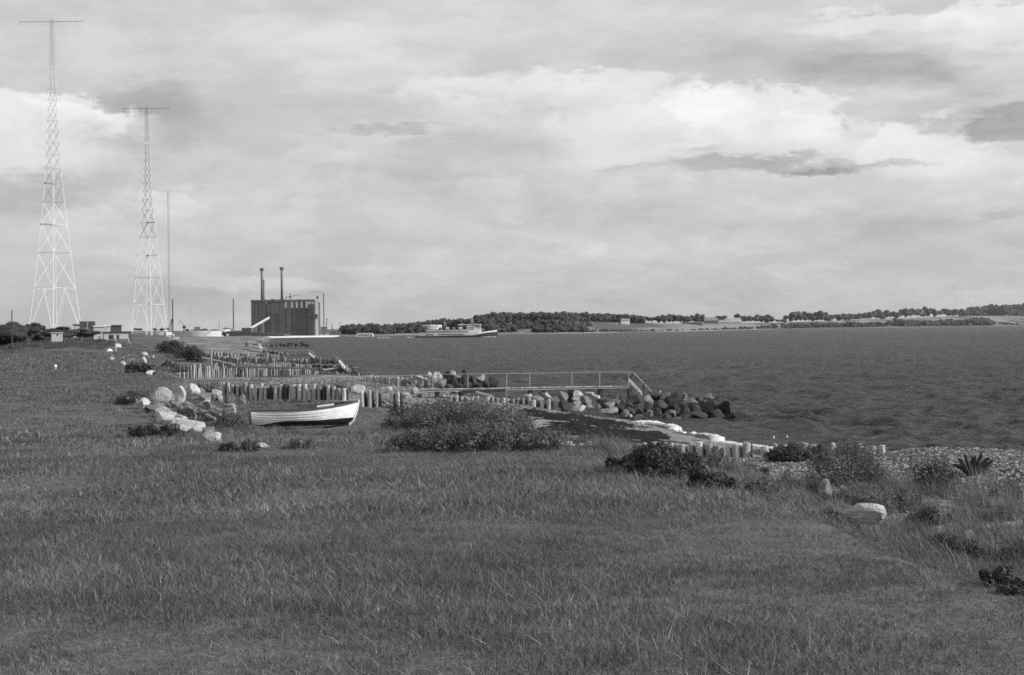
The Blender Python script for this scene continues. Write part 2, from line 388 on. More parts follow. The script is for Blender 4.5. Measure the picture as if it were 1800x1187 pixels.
gnd = big_mesh('ground', np.stack([XX, YY, ZZ], -1).reshape(-1, 3), grid_faces(len(rows), len(uc)), m,
               {'field': WF, 'wet': wetv})
tag(gnd, 'grass field sloping to a shingle beach', None, kind='structure')

# ------------------------------------------------------------------ sea
drops = np.concatenate([np.linspace(300, 150, 150, endpoint=False), np.linspace(150, 12, 210, endpoint=False), np.geomspace(12, 0.35, 60)])
SD = CAMZ * FPX / drops
ucs = np.concatenate([np.linspace(-3.0, -0.4, 16, endpoint=False), np.linspace(-0.4, -0.2, 40, endpoint=False), np.linspace(-0.2, 0.46, 560), np.linspace(0.5, 3.0, 16)])
YS = np.repeat(SD[:, None], len(ucs), 1); XS = ucs[None, :] * (YS + 6)
ZS = np.zeros_like(XS); rs = np.random.RandomState(7)
for k in range(46):
    lam = 0.65 * (1.050 ** k) * (0.9 + 0.2 * rs.rand()); th = R(205) + rs.normal(0, 0.62)
    kx, ky = math.cos(th) * 2 * math.pi / lam, math.sin(th) * 2 * math.pi / lam
    ph = rs.rand() * 6.28 + 1.1 * fbm(XS, YS, 9.0, 20 + k % 5, 2)
    amp = 0.0140 * lam ** 0.72
    fade = np.clip(1.35 - YS / (lam * 110), 0, 1)
    s = np.sin(kx * XS + ky * YS + ph)
    ZS += amp * fade * (1 - 2 * (1 - (s * 0.5 + 0.5)) ** 0.8)
dsh = XS - np.interp(YS, SHY, SHX)
ZS *= 0.25 + 0.75 * sm(dsh / 7)
ZS += 0.02
m, t = newmat('sea water')
pos = t.n('ShaderNodeNewGeometry').outputs['Position']
p1 = t.v('MULTIPLY', pos, (0.8, 1.0, 1.0))
wv = t.noise(p1, 1.1, 6, 0.62, 0.4); wv2 = t.noise(t.v('MULTIPLY', pos, (0.35, 0.6, 1)), 0.35, 6, 0.6, 0.5)
wv3 = t.noise(p1, 5.0, 3, 0.6)
streak = t.noise(t.v('MULTIPLY', pos, (0.012, 0.035, 1)), 1.0, 6, 0.62)
wv4 = t.noise(t.v('MULTIPLY', pos, (0.5, 1.0, 1)), 0.10, 5, 0.62, 0.3)
hh = t.m('ADD', t.m('MULTIPLY', wv4, 3.2), t.m('ADD', t.m('ADD', t.m('MULTIPLY', wv, 0.55), t.m('MULTIPLY', wv2, 0.5)), t.m('MULTIPLY', wv3, 0.10)))
cap = t.rng(t.noise(t.v('MULTIPLY', pos, (0.22, 0.30, 1)), 1.0, 8, 0.72), 0.715, 0.74, 0.0, 1.0)
v0 = t.rng(streak, 0.3, 0.7, 0.030, 0.048)
col = t.mix(cap, v0, 0.5)
bn = bump(t, hh, 1.0, 0.95)
# unresolved wave faces keep the mean reflectance of a rough sea well below a mirror's even at grazing angles
fr = t.n('ShaderNodeFresnel'); fr.inputs[0].default_value = 1.30; t.put(fr.inputs['Normal'], bn)
fac = t.m('MULTIPLY', t.m('POWER', t.m('MINIMUM', fr.outputs[0], 0.80), 1.5), t.rng(streak, 0.3, 0.7, 0.80, 0.46))
df = t.n('ShaderNodeBsdfDiffuse'); t.put(df.inputs[0], grey(t, col)); t.put(df.inputs['Normal'], bn)
gl = t.n('ShaderNodeBsdfGlossy'); t.put(gl.inputs[0], grey(t, 1.0)); gl.inputs['Roughness'].default_value = 0.22; t.put(gl.inputs['Normal'], bn)
mx = t.n('ShaderNodeMixShader'); t.put(mx.inputs[0], fac); t.t.links.new(df.outputs[0], mx.inputs[1]); t.t.links.new(gl.outputs[0], mx.inputs[2])
out(t, mx.outputs[0]); M['sea'] = m
sea = big_mesh('sea', np.stack([XS, YS, ZS], -1).reshape(-1, 3), grid_faces(len(SD), len(ucs)), m)
tag(sea, 'choppy grey sea of the fjord', None, kind='structure')

# ------------------------------------------------------------------ far shore beyond the bay
FPXX = [-1200, 300, 560, 600, 640, 740, 860, 900, 1000, 1100, 1200, 1340, 1500, 1640, 1800, 2400]
FWY = [0, 0, 0, 592.4, 591.6, 589.0, 588.2, 587.6, 586.6, 584.6, 583.0, 579.4, 576.2, 574.4, 572.2, 0]
FD0 = []
for px_, wy in zip(FPXX, FWY):
    if wy: d = ray(px_, wy); FD0.append(-CAMZ / d[2])
    else: FD0.append({-1200: 1700, 300: 1650, 560: 1400, 2400: 4200}[px_])
FD0 = [min(max(a, 1050), 4300) for a in FD0]
RPX = [-1200, 300, 560, 640, 740, 840, 900, 1000, 1100, 1180, 1250, 1340, 1400, 1500, 1600, 1700, 1800, 2400]
RPY = [590, 583, 580.5, 579, 575, 568, 564, 563, 567, 570, 569.5, 568.5, 567, 563, 559.5, 556, 555.5, 545]
def d0(px): return np.interp(px, FPXX, FD0)
def far_pt(px, k):
    """point on the far land: k = 0 at the water, 1 on the ridge"""
    D = d0(px) * (1 + 0.32 * k)
    dr = ray(px, np.interp(px, RPX, RPY)); D1 = d0(px) * 1.32; zr = CAMZ + dr[2] * D1
    z = zr * sm(np.clip(k, 0, 1)) ** 1.0 * 1.0 + (-1.5 if k < 0 else 0.8 * min(1, k * 20))
    if k > 1: z = zr + 0.8 - (k - 1) * 4
    dd = ray(px, 570)
    return Vector((dd[0] * D, D, z))
pxs = np.arange(-1200, 2410, 12); ks = [-0.02, 0.0, 0.01, 0.04, 0.1, 0.2, 0.3, 0.45, 0.6, 0.8, 1.0, 1.3, 2.2]
vv = [tuple(far_pt(p, k)) for k in ks for p in pxs]
m, t = newmat('far fields')
pos = t.n('ShaderNodeNewGeometry').outputs['Position']
n_ = t.noise(t.v('MULTIPLY', pos, (1, 0.35, 1)), 0.006, 4, 0.5)
st = t.rng(n_, 0.44, 0.56, 0.10, 0.24, smooth=True)
sepz = t.n('ShaderNodeSeparateXYZ'); t.put(sepz.inputs[0], pos)
shore = t.rng(sepz.outputs[2], 0.9, 1.6, 0.10, 0.0)
bb = bsdf(t, grey(t, t.m('ADD', t.m('MULTIPLY', st, 0.85), t.m('MULTIPLY', shore, 0.4))), 0.95, 0.1); out(t, bb.outputs[0]); M['farfield'] = m
fs = mesh_obj('far_shore', vv, grid_faces(len(ks), len(pxs)).tolist(), m, smooth=True)
tag(fs, 'low farmland across the bay', None, kind='structure')
fz_cache = {}

# ------------------------------------------------------------------ foliage building blocks
def leaf_cloud(pts, nrm, size, rnd, up=0.2, aspect=0.55):
    """one bent quad per point, roughly facing nrm, as arrays"""
    n = len(pts); d = nrm + rnd.normal(0, 0.42, (n, 3)); d /= np.linalg.norm(d, axis=1)[:, None] + 1e-9
    a = np.cross(d, rnd.normal(0, 1, (n, 3))); a /= np.linalg.norm(a, axis=1)[:, None] + 1e-9
    b = np.cross(d, a); s = (size * (0.6 + 0.8 * rnd.rand(n)))[:, None]
    v = np.stack([pts - a * s * 0.5, pts + b * s * aspect * 0.5, pts + a * s * 0.5, pts - b * s * aspect * 0.5], 1)
    return v.reshape(-1, 3), np.arange(n * 4).reshape(-1, 4)
def lobes(rnd, n, flat=0.75):
    c = rnd.normal(0, 0.26, (n, 3)); c[:, 2] = c[:, 2] * flat + 0.02; r = 0.20 + 0.16 * rnd.rand(n)
    return c, r
def crown_mesh(name, seed, nleaf, size, mat, nl=14, shape=(1, 1, 1), core=True):
    """a crown about 1 wide and 1 high, base at z = -0.5: leaf cards over uneven lobes round a broken inner mass"""
    rnd = np.random.RandomState(seed); c, r = lobes(rnd, nl)
    k = rnd.randint(0, nl, nleaf); d = rnd.normal(0, 1, (nleaf, 3)); d /= np.linalg.norm(d, axis=1)[:, None]
    p = c[k] + d * (r[k] * (0.72 + 0.38 * rnd.rand(nleaf)))[:, None]
    V, Fq = leaf_cloud(p, d, size, rnd)
    tone = np.repeat(0.65 + 0.7 * rnd.rand(nleaf), 4)
    if core:
        bm = bmesh.new()
        for i in range(nl):
            bmesh.ops.create_icosphere(bm, subdivisions=2, radius=float(r[i]) * 0.86, matrix=Matrix.Translation(c[i]))
        cv = np.array([v.co[:] for v in bm.verts]); cf = np.array([[v.index for v in f.verts] for f in bm.faces]); bm.free()
        cv = cv + rnd.normal(0, 0.012, cv.shape)
    V = V * np.array(shape)
    me = bpy.data.meshes.new(name)
    verts = V.tolist(); faces = Fq.tolist()
    if core:
        off = len(verts); verts += (cv * np.array(shape)).tolist(); faces += (cf + off).tolist(); tone = np.concatenate([tone, np.full(len(cv), 0.8)])
    me.from_pydata(verts, [], faces); me.materials.append(mat)
    a = me.attributes.new('tone', 'FLOAT', 'POINT'); a.data.foreach_set('value', tone.astype(np.float32))
    return me

def gn_scatter(name, pts, rot, scl, idx, sources, label):
    """ONE object that draws the source meshes at many points (only for what nobody could count)"""
    me = bpy.data.meshes.new(name); me.vertices.add(len(pts)); me.vertices.foreach_set('co', np.asarray(pts, np.float32).ravel())
    a = me.attributes.new('rot', 'FLOAT_VECTOR', 'POINT'); a.data.foreach_set('vector', np.asarray(rot, np.float32).ravel())
    a = me.attributes.new('scl', 'FLOAT_VECTOR', 'POINT'); a.data.foreach_set('vector', np.asarray(scl, np.float32).ravel())
    a = me.attributes.new('idx', 'INT', 'POINT'); a.data.foreach_set('value', np.asarray(idx, np.int32).ravel())
    o = link(bpy.data.objects.new(name, me))
    c = bpy.data.collections.new(name + '_pieces')
    for i, s in enumerate(sources):
        c.objects.link(bpy.data.objects.new('%s_piece_%02d' % (name, i), s))
    ng = bpy.data.node_groups.new(name, 'GeometryNodeTree')
    ng.interface.new_socket('Geometry', in_out='INPUT', socket_type='NodeSocketGeometry')
    ng.interface.new_socket('Geometry', in_out='OUTPUT', socket_type='NodeSocketGeometry')
    N = ng.nodes; Lk = ng.links
    gi = N.new('NodeGroupInput'); go = N.new('NodeGroupOutput')
    ci = N.new('GeometryNodeCollectionInfo'); ci.inputs[0].default_value = c; ci.inputs[1].default_value = True; ci.inputs[2].default_value = True
    ip = N.new('GeometryNodeInstanceOnPoints'); ip.inputs['Pick Instance'].default_value = True
    def attr(nm, ty):
        q = N.new('GeometryNodeInputNamedAttribute'); q.data_type = ty; q.inputs[0].default_value = nm
        return [s for s in q.outputs if s.enabled][0]
    e2r = N.new('FunctionNodeEulerToRotation')
    Lk.new(gi.outputs[0], ip.inputs['Points']); Lk.new(ci.outputs[0], ip.inputs['Instance'])
    Lk.new(attr('idx', 'INT'), ip.inputs['Instance Index'])
    Lk.new(attr('rot', 'FLOAT_VECTOR'), e2r.inputs[0]); Lk.new(e2r.outputs[0], ip.inputs['Rotation'])
    Lk.new(attr('scl', 'FLOAT_VECTOR'), ip.inputs['Scale'])
    Lk.new(ip.outputs[0], go.inputs[0])
    md = o.modifiers.new('scatter', 'NODES'); md.node_group = ng
    return tag(o, label, None, kind='stuff')

def blades(name, seed, n, radius, h0, h1, width, mat, lean=0.5, bias=(0, 0), curve=0.6, seg=2):
    """a patch of grass blades"""
    rnd = np.random.RandomState(seed)
    r = radius * np.sqrt(rnd.rand(n)); th = rnd.rand(n) * 6.283
    bx, by = r * np.cos(th), r * np.sin(th)
    h = h0 + (h1 - h0) * rnd.rand(n) ** 1.6
    la = rnd.rand(n) * 6.283; lm = lean * rnd.rand(n) * h
    dx = np.cos(la) * lm + bias[0] * h; dy = np.sin(la) * lm + bias[1] * h
    wa = rnd.rand(n) * 3.1416; wx, wy = np.cos(wa) * width / 2, np.sin(wa) * width / 2
    V = []; 
    for s in range(seg + 1):
        f = s / seg; wf = (1 - f) ** 0.6 if s < seg else 0.0
        cx = bx + dx * f ** (1 + curve); cy = by + dy * f ** (1 + curve); cz = h * f * (1 - 0.25 * curve * f * f)
        if s < seg: V += [np.stack([cx - wx * wf, cy - wy * wf, cz - 0.01], -1), np.stack([cx + wx * wf, cy + wy * wf, cz - 0.01], -1)]
        else: V += [np.stack([cx, cy, cz], -1)]
    nv = 2 * seg + 1
    Vt = np.stack(V, 1).reshape(-1, 3); base = np.arange(n) * nv; F_ = []
    for s in range(seg):
        if s < seg - 1: F_ += np.stack([base + 2 * s, base + 2 * s + 1, base + 2 * s + 3, base + 2 * s + 2], -1).tolist()
        else: F_ += np.stack([base + 2 * s, base + 2 * s + 1, base + 2 * s + 2], -1).tolist()
    me = bpy.data.meshes.new(name); me.from_pydata(Vt.tolist(), [], F_); me.materials.append(mat)
    tn = 0.45 + 1.1 * rnd.rand(n) ** 1.4
    tn[rnd.rand(n) < 0.07] *= 1.8
    a = me.attributes.new('tone', 'FLOAT', 'POINT'); a.data.foreach_set('value', np.repeat(tn, nv).astype(np.float32))
    return me
# ------------------------------------------------------------------ grass of the field (countless: one object each)
rg = np.random.RandomState(11)
def spread(y0, y1, spacing, umax=0.43, margin=2.5, jitter=0.5):
    pts = []
    y = y0
    while y < y1:
        hw = umax * y + margin
        n = int(2 * hw / spacing); xs_ = np.linspace(-hw, hw, n)
        pts.append(np.stack([xs_, np.full(n, y)], -1)); y += spacing * 0.85
    p = np.concatenate(pts); return p + rg.uniform(-jitter, jitter, p.shape) * spacing
short = [blades('grass_patch', 100 + i, 260, 0.24, 0.015, 0.060, 0.005, M['grass'], 1.8) for i in range(5)]
tuft = [blades('grass_tuft', 120 + i, 130, 0.20, 0.025, 0.085, 0.0055, M['grass'], 2.0, (-0.15, 0.0), 0.9, 3) for i in range(4)]
mids = [blades('mid_patch', 140 + i, 240, 0.55, 0.02, 0.075, 0.010, M['grass'], 1.6) for i in range(4)]
def scatter_field(name, y0, y1, spacing, src, tufts, ptuft, smin, smax, label, xlim=None):
    p = spread(y0, y1, spacing)
    wf = fieldw(p[:, 0], p[:, 1]); keep = rg.rand(len(p)) < (wf - 0.15) * 1.6
    if xlim: keep &= p[:, 0] < np.interp(p[:, 1], xlim[0], xlim[1])
    p = p[keep]; n = len(p)
    dens = fbm(p[:, 0], p[:, 1], 2.6, 31, 4) + 0.25 * fbm(p[:, 0] * 0.5, p[:, 1], 9, 32, 3)
    dn = sm((dens + 0.20) / 0.42)
    z = HZ(p[:, 0], p[:, 1])
    tf = rg.rand(n) < ptuft * (0.35 + 1.5 * dn) * (0.5 + 0.6 * sm((p[:, 0] + 4) / 8))
    idx = np.where(tf, len(src) + rg.randint(0, len(tufts), n), rg.randint(0, len(src), n))
    s = (smin + (smax - smin) * dn) * (0.8 + 0.4 * rg.rand(n))
    hgt = s * (0.62 + 0.62 * dn)
    nb = gauss(p[:, 0], p[:, 1], -7.0, 47.5, 2.4, 2.2); hgt = hgt * (1 - 0.75 * np.clip(nb * 1.6, 0, 1))
    return gn_scatter(name, np.stack([p[:, 0], p[:, 1], z], -1), np.stack([rg.normal(0, .05, n), rg.normal(0, .05, n), rg.rand(n) * 6.28], -1),
                      np.stack([s, s, hgt], -1), idx, src + tufts, label)
scatter_field('near_grass', 3.2, 15, 0.24, short, tuft, 0.18, 0.85, 1.30, 'short meadow grass in uneven tufts close to the camera')
scatter_field('meadow_grass', 15, 34, 0.42, mids, [blades('grass_tuft', 160 + i, 130, 0.34, 0.03, 0.12, 0.010, M['grass'], 1.6, (-0.15, 0), 0.8) for i in range(3)], 0.28, 0.8, 1.3, 'meadow grass of the middle field')
far_src = [blades('far_patch', 180 + i, 180, 1.0, 0.03, 0.12, 0.028, M['grass'], 1.1) for i in range(4)]
scatter_field('distant_grass', 34, 110, 0.95, far_src, [blades('grass_tuft', 190 + i, 120, 0.6, 0.06, 0.18, 0.028, M['grass'], 1.1) for i in range(2)], 0.2, 0.8, 1.2, 'grass of the field running along the shore')
scatter_field('remote_grass', 108, 210, 2.3, [blades('remote_patch', 195 + i, 200, 2.2, 0.04, 0.16, 0.06, M['grass'], 1.0) for i in range(3)], [blades('grass_tuft', 198, 120, 1.2, 0.1, 0.3, 0.06, M['grass'], 1.0)], 0.2, 0.8, 1.2, 'grass of the far end of the field')
# pale dead stalks lying in the turf
ds = [blades('dead_stalk', 200 + i, 5, 0.12, 0.10, 0.25, 0.005, M['grass_dry'], 2.6, (0, 0), 0.3) for i in range(3)]
p = spread(3.4, 16, 1.3); p = p[fieldw(p[:, 0], p[:, 1]) > 0.9]; n = len(p)
gn_scatter('dead_stalks', np.stack([p[:, 0], p[:, 1], HZ(p[:, 0], p[:, 1]) + 0.02], -1), np.stack([rg.normal(0, .5, n), rg.normal(0, .5, n), rg.rand(n) * 6.28], -1),
           np.tile(rg.uniform(0.7, 1.3, (n, 1)), (1, 3)), rg.randint(0, 3, n), ds, 'pale dead stalks lying in the turf')

mp = np.array([(-76 + rg.normal(0, 5.5), 236 + rg.normal(0, 5)) for _ in range(260)]); n = len(mp)
gn_scatter('rough_grass', np.stack([mp[:, 0], mp[:, 1], HZ(mp[:, 0], mp[:, 1])], -1), np.stack([rg.normal(0, .1, n), rg.normal(0, .1, n), rg.rand(n) * 6.28], -1), np.tile(rg.uniform(.7, 1.3, (n, 1)), (1, 3)), rg.randint(0, 2, n),
           [blades('rough_patch', 230 + i, 260, 1.1, 0.12, 0.4, 0.06, M['leaf'], 0.8) for i in range(2)], 'dark rough grass on the mound below the small hut')
# tall rough grass on the bank between field and beach
tall = [blades('tall_grass', 210 + i, 120, 0.30, 0.22, 0.60, 0.009, M['grass'], 0.55, (-0.22, 0.05), 1.0, 4) for i in range(4)] + \
       [blades('tall_dry_grass', 220 + i, 90, 0.30, 0.30, 0.72, 0.009, M['grass_dry'], 0.5, (-0.25, 0.05), 1.0, 4) for i in range(3)]
pp = []
for y in np.arange(9.0, 48, 0.26):
    xe = np.interp(y, FEY, FEX)
    for _ in range(int(19 + (y > 22) * 8)):
        pp.append((xe - 0.4 + abs(rg.normal(1.0, 1.1)), y + rg.uniform(-.2, .2)))
for (cx, cy, rx, ry, n_) in [(6.0, 27, 2.2, 3.5, 90), (3.0, 33, 2.0, 3, 90), (8.5, 29, 2.2, 3, 40), (8.0, 20, 2.0, 3, 60), (6.6, 14, 1.2, 2, 50), (-1.5, 40.6, 3.4, 1.0, 130), (-4.5, 43.0, 2.5, 1.2, 60), (3.2, 36.5, 2.4, 2.0, 110), (6.0, 20, 1.2, 3, 60), (8.5, 24, 1.6, 3, 40), (-4, 44.5, 5, 1.6, 150), (-9.5, 42, 2.5, 4.5, 150), (-11.5, 49, 3, 5, 120), (1.5, 42, 2.5, 2.2, 110), (-14, 60, 4, 6, 90)]:
    q = rg.normal(0, 0.55, (n_, 2)); pp += [(cx + rx * a, cy + ry * b) for a, b in q]
p = np.array(pp); n = len(p); dn = sm((fbm(p[:, 0], p[:, 1], 2.0, 41) + 0.3) / 0.6)
bk = ground(1508, 924); keep = (rg.rand(n) < 0.35 + 0.65 * dn) & ~((np.hypot(p[:, 0] - bk.x, p[:, 1] - bk.y + 0.7) < 0.62)); p = p[keep]; dn = dn[keep]; n = len(p)
s = (0.6 + 0.6 * dn) * rg.uniform(0.75, 1.2, n); s = np.where(p[:, 1] > 31, s * 0.55, s * 1.05)
gn_scatter('bank_grass', np.stack([p[:, 0], p[:, 1], HZ(p[:, 0], p[:, 1]) - 0.02], -1), np.stack([rg.normal(0, .12, n), rg.normal(0, .12, n), rg.normal(0, 0.5, n)], -1),
           np.stack([s, s, s], -1), np.where(rg.rand(n) < 0.25, 4 + rg.randint(0, 3, n), rg.randint(0, 4, n)), tall, 'tall rough grass bending over the bank')

# ------------------------------------------------------------------ shingle
def rock_mesh(name, seed, mat, sub=2, rough=0.10, cuts=7, flat=1.0, sharp=None, c0=0.36, c1=0.50):
    rnd = random.Random(seed); bm = bmesh.new(); bmesh.ops.create_icosphere(bm, subdivisions=sub, radius=0.56)
    pl = []
    for _ in range(cuts):
        d = Vector((rnd.gauss(0, 1), rnd.gauss(0, 1), rnd.gauss(0, 1))).normalized(); pl.append((d, rnd.uniform(c0, c1)))
    off = Vector((seed * 3.1, seed * 1.7, seed * 0.9))
    for v in bm.verts:
        for d, k in pl:
            e = v.co.dot(d) - k
            if e > 0: v.co -= d * e * 0.92
        v.co += v.co.normalized() * (mnoise.noise(v.co * 2.3 + off) * rough + mnoise.noise(v.co * 6 + off) * rough * 0.35)
        v.co.z *= flat
    me = bpy.data.meshes.new(name); bm.to_mesh(me); bm.free(); me.materials.append(mat)
    me.polygons.foreach_set('use_smooth', [True] * len(me.polygons))
    if sharp: me.set_sharp_from_angle(angle=R(sharp))
    return me
m, t = newmat('beach pebbles'); oi = t.n('ShaderNodeObjectInfo')
pv = t.rng(t.m('POWER', oi.outputs['Random'], 2.6), 0, 1, 0.05, 0.40)
b_ = bsdf(t, grey(t, pv), 0.8, 0.3); out(t, b_.outputs[0])
peb = [rock_mesh('pebble', 300 + i, m, 1, 0.08, 10, 0.7, 20, 0.26, 0.5) for i in range(5)]
def shingle(name, regions, label):
    P = []
    for (x0, x1, y0, y1, n_, s0, s1) in regions:
        x = rg.uniform(x0, x1, n_); y = rg.uniform(y0, y1, n_); P.append(np.stack([x, y, s0 + (s1 - s0) * rg.rand(n_) ** 2.5], -1))
    P = np.concatenate(P); k = (fieldw(P[:, 0], P[:, 1]) < 0.25) & (np.interp(P[:, 1], SHY, SHX) - P[:, 0] > 0.8)
    k &= (fbm(P[:, 0], P[:, 1], 2.2, 51, 4) > np.where((P[:, 1] < 33), 0.02, -0.16) + 0 * P[:, 1]) | (rg.rand(len(P)) < 0.5); P = P[k]; n = len(P); s = P[:, 2]
    gn_scatter(name, np.stack([P[:, 0], P[:, 1], HZ(P[:, 0], P[:, 1]) + s * 0.1], -1), rg.rand(n, 3) * (0.5, 0.5, 6.28), np.stack([s, s * rg.uniform(.7, 1, n), s], -1), rg.randint(0, 5, n), peb, label)
shingle('shingle', [(4, 18, 12, 42, 60000, 0.02, 0.09), (7, 18, 30, 42, 50000, 0.03, 0.12)], 'loose shingle on the near beach')
shingle('far_shingle', [(-9, 8, 68, 84, 5000, 0.04, 0.14), (-24, -4, 84, 126, 6000, 0.06, 0.20), (-9, -3.5, 58, 74, 4500, 0.06, 0.20)], 'pale shingle between the groynes')

# ------------------------------------------------------------------ washed up seaweed in the cove
nx, ny = 170, 220
gx, gy = np.meshgrid(np.linspace(-1.5, 9.0, nx), np.linspace(50, 77.5, ny))
den = np.maximum.reduce([gauss(gx, gy, 4.6, 62.5, 3.2, 5.5), gauss(gx, gy, 3.3, 71, 3.2, 4.5), gauss(gx, gy, 4.0, 56, 2.0, 4)]) + 0.75 * fbm(gx, gy, 2.0, 61) + 0.8 * fbm(gx, gy, 0.6, 64)
hgt = 0.15 * sm((den - 0.28) / 0.35) * (0.8 + 1.7 * fbm(gx, gy, 1.1, 62) + 1.0 * fbm(gx, gy, 0.5, 63)) - 0.06
hgt = np.where(gx > np.interp(gy, SHY, SHX) - 0.2, -0.4, hgt)
wd = big_mesh('seaweed', np.stack([gx, gy, HZ(gx, gy) + hgt], -1).reshape(-1, 3), grid_faces(ny, nx), M['weed'])
tag(wd, 'thick bank of dark seaweed washed into the cove', None, kind='stuff')

# ------------------------------------------------------------------ surf breaking in the cove
def foam_patch(name, cx, cy, rx, ry, ang, seed, n_, label):
    rnd = np.random.RandomState(seed); src = [rock_mesh('foam_blob', 340 + i, M['foam'], 2, 0.2, 0, 0.45) for i in range(3)]
    r = np.abs(rnd.normal(0, .55, n_)); th = rnd.rand(n_) * 6.283; a = r * np.cos(th) * rx; b = r * np.sin(th) * ry
    b = b * 1.0; a = a + 0.5 * rx * np.sin(b / ry * 4 + seed) * (ry > rx); b = b + 0.5 * ry * np.sin(a / rx * 4 + seed) * (rx > ry)
    x = cx + a * math.cos(ang) - b * math.sin(ang); y = cy + a * math.sin(ang) + b * math.cos(ang)
    s = 0.03 + 0.13 * rnd.rand(n_) ** 2; z = np.maximum(HZ(x, y), 0.03) + 0.03
    gn_scatter(name, np.stack([x, y, z], -1), rnd.rand(n_, 3) * (0.3, 0.3, 6.28), np.stack([s * 1.8, s * 1.3, s * 0.5], -1), rnd.randint(0, 3, n_), src, label)
a1, a2 = at(1165, 744, 73), at(1262, 776, 61)
fx, fy = np.meshgrid(np.linspace(4.0, 12.5, 190), np.linspace(56.5, 76, 230))
xsl = np.interp(fy, SHY, SHX)
fd = 1.0 * np.exp(-((fx - xsl - 0.25 - 0.35 * np.sin(fy * 0.9)) / 0.36) ** 2) + 0.8 * np.exp(-((fy - 74.0 - 0.3 * np.sin(fx * 2)) / 0.6) ** 2) * (fx > 5.0) * (fx < 9.5)
fd = fd * sm((76 - fy) / 2) + 1.3 * fbm(fx, fy, 1.3, 71, 4) + 1.3 * fbm(fx, fy, 0.35, 72, 3)
fz = np.where(fd > 0.72, 0.06 + 0.06 * sm((fd - 0.72) / 0.6), -0.25) + np.maximum(HZ(fx, fy), 0.0) * (fd > 0.72)
sf = big_mesh('surf', np.stack([fx, fy, fz], -1).reshape(-1, 3), grid_faces(230, 190), M['foam'])
tag(sf, 'white surf running up the sand between breakwater and near groyne', None, kind='stuff')
# ------------------------------------------------------------------ boulders
RM = {t_: [rock_mesh('boulder', 400 + 20 * j + i, M[t_], 3, 0.08, 17, 1.0, 17, 0.23, 0.43) for i in range(7)] for j, t_ in enumerate(('rock_pale', 'rock_mid', 'rock_dark'))}
TN = {'p': 'rock_pale', 'm': 'rock_mid', 'd': 'rock_dark'}
TW = {'p': 'pale', 'm': 'grey', 'd': 'dark'}
rr = random.Random(5)
def boulder(px, py, w_, h_, tone, D=None, label=None, group=None, name='boulder', sink=0.12, deep=0.9, k=None, cat='boulder'):
    """a boulder whose middle is seen at (px, py), w_ x h_ photo pixels large"""
    if D is None:
        g = ground(px, py + h_ * 0.5); D = g.y
    if px == 1518: k = 2
    c = at(px, py, D)
    me = RM[TN[tone]][rr.randrange(7) if k is None else k]
    o = share(name, me)
    sx, sz = pix(D, w_) * 1.36, pix(D, h_) * 1.40 * (1 + sink)
    o.location = (c.x, c.y + sx * 0.3, c.z - sz * sink * 0.4)
    o.scale = (sx, sx * deep * rr.uniform(0.8, 1.15), sz)
    o.rotation_euler = (rr.uniform(-.25, .25), rr.uniform(-.25, .25), rr.uniform(-3, 3))
    return tag(o, label, cat, group)

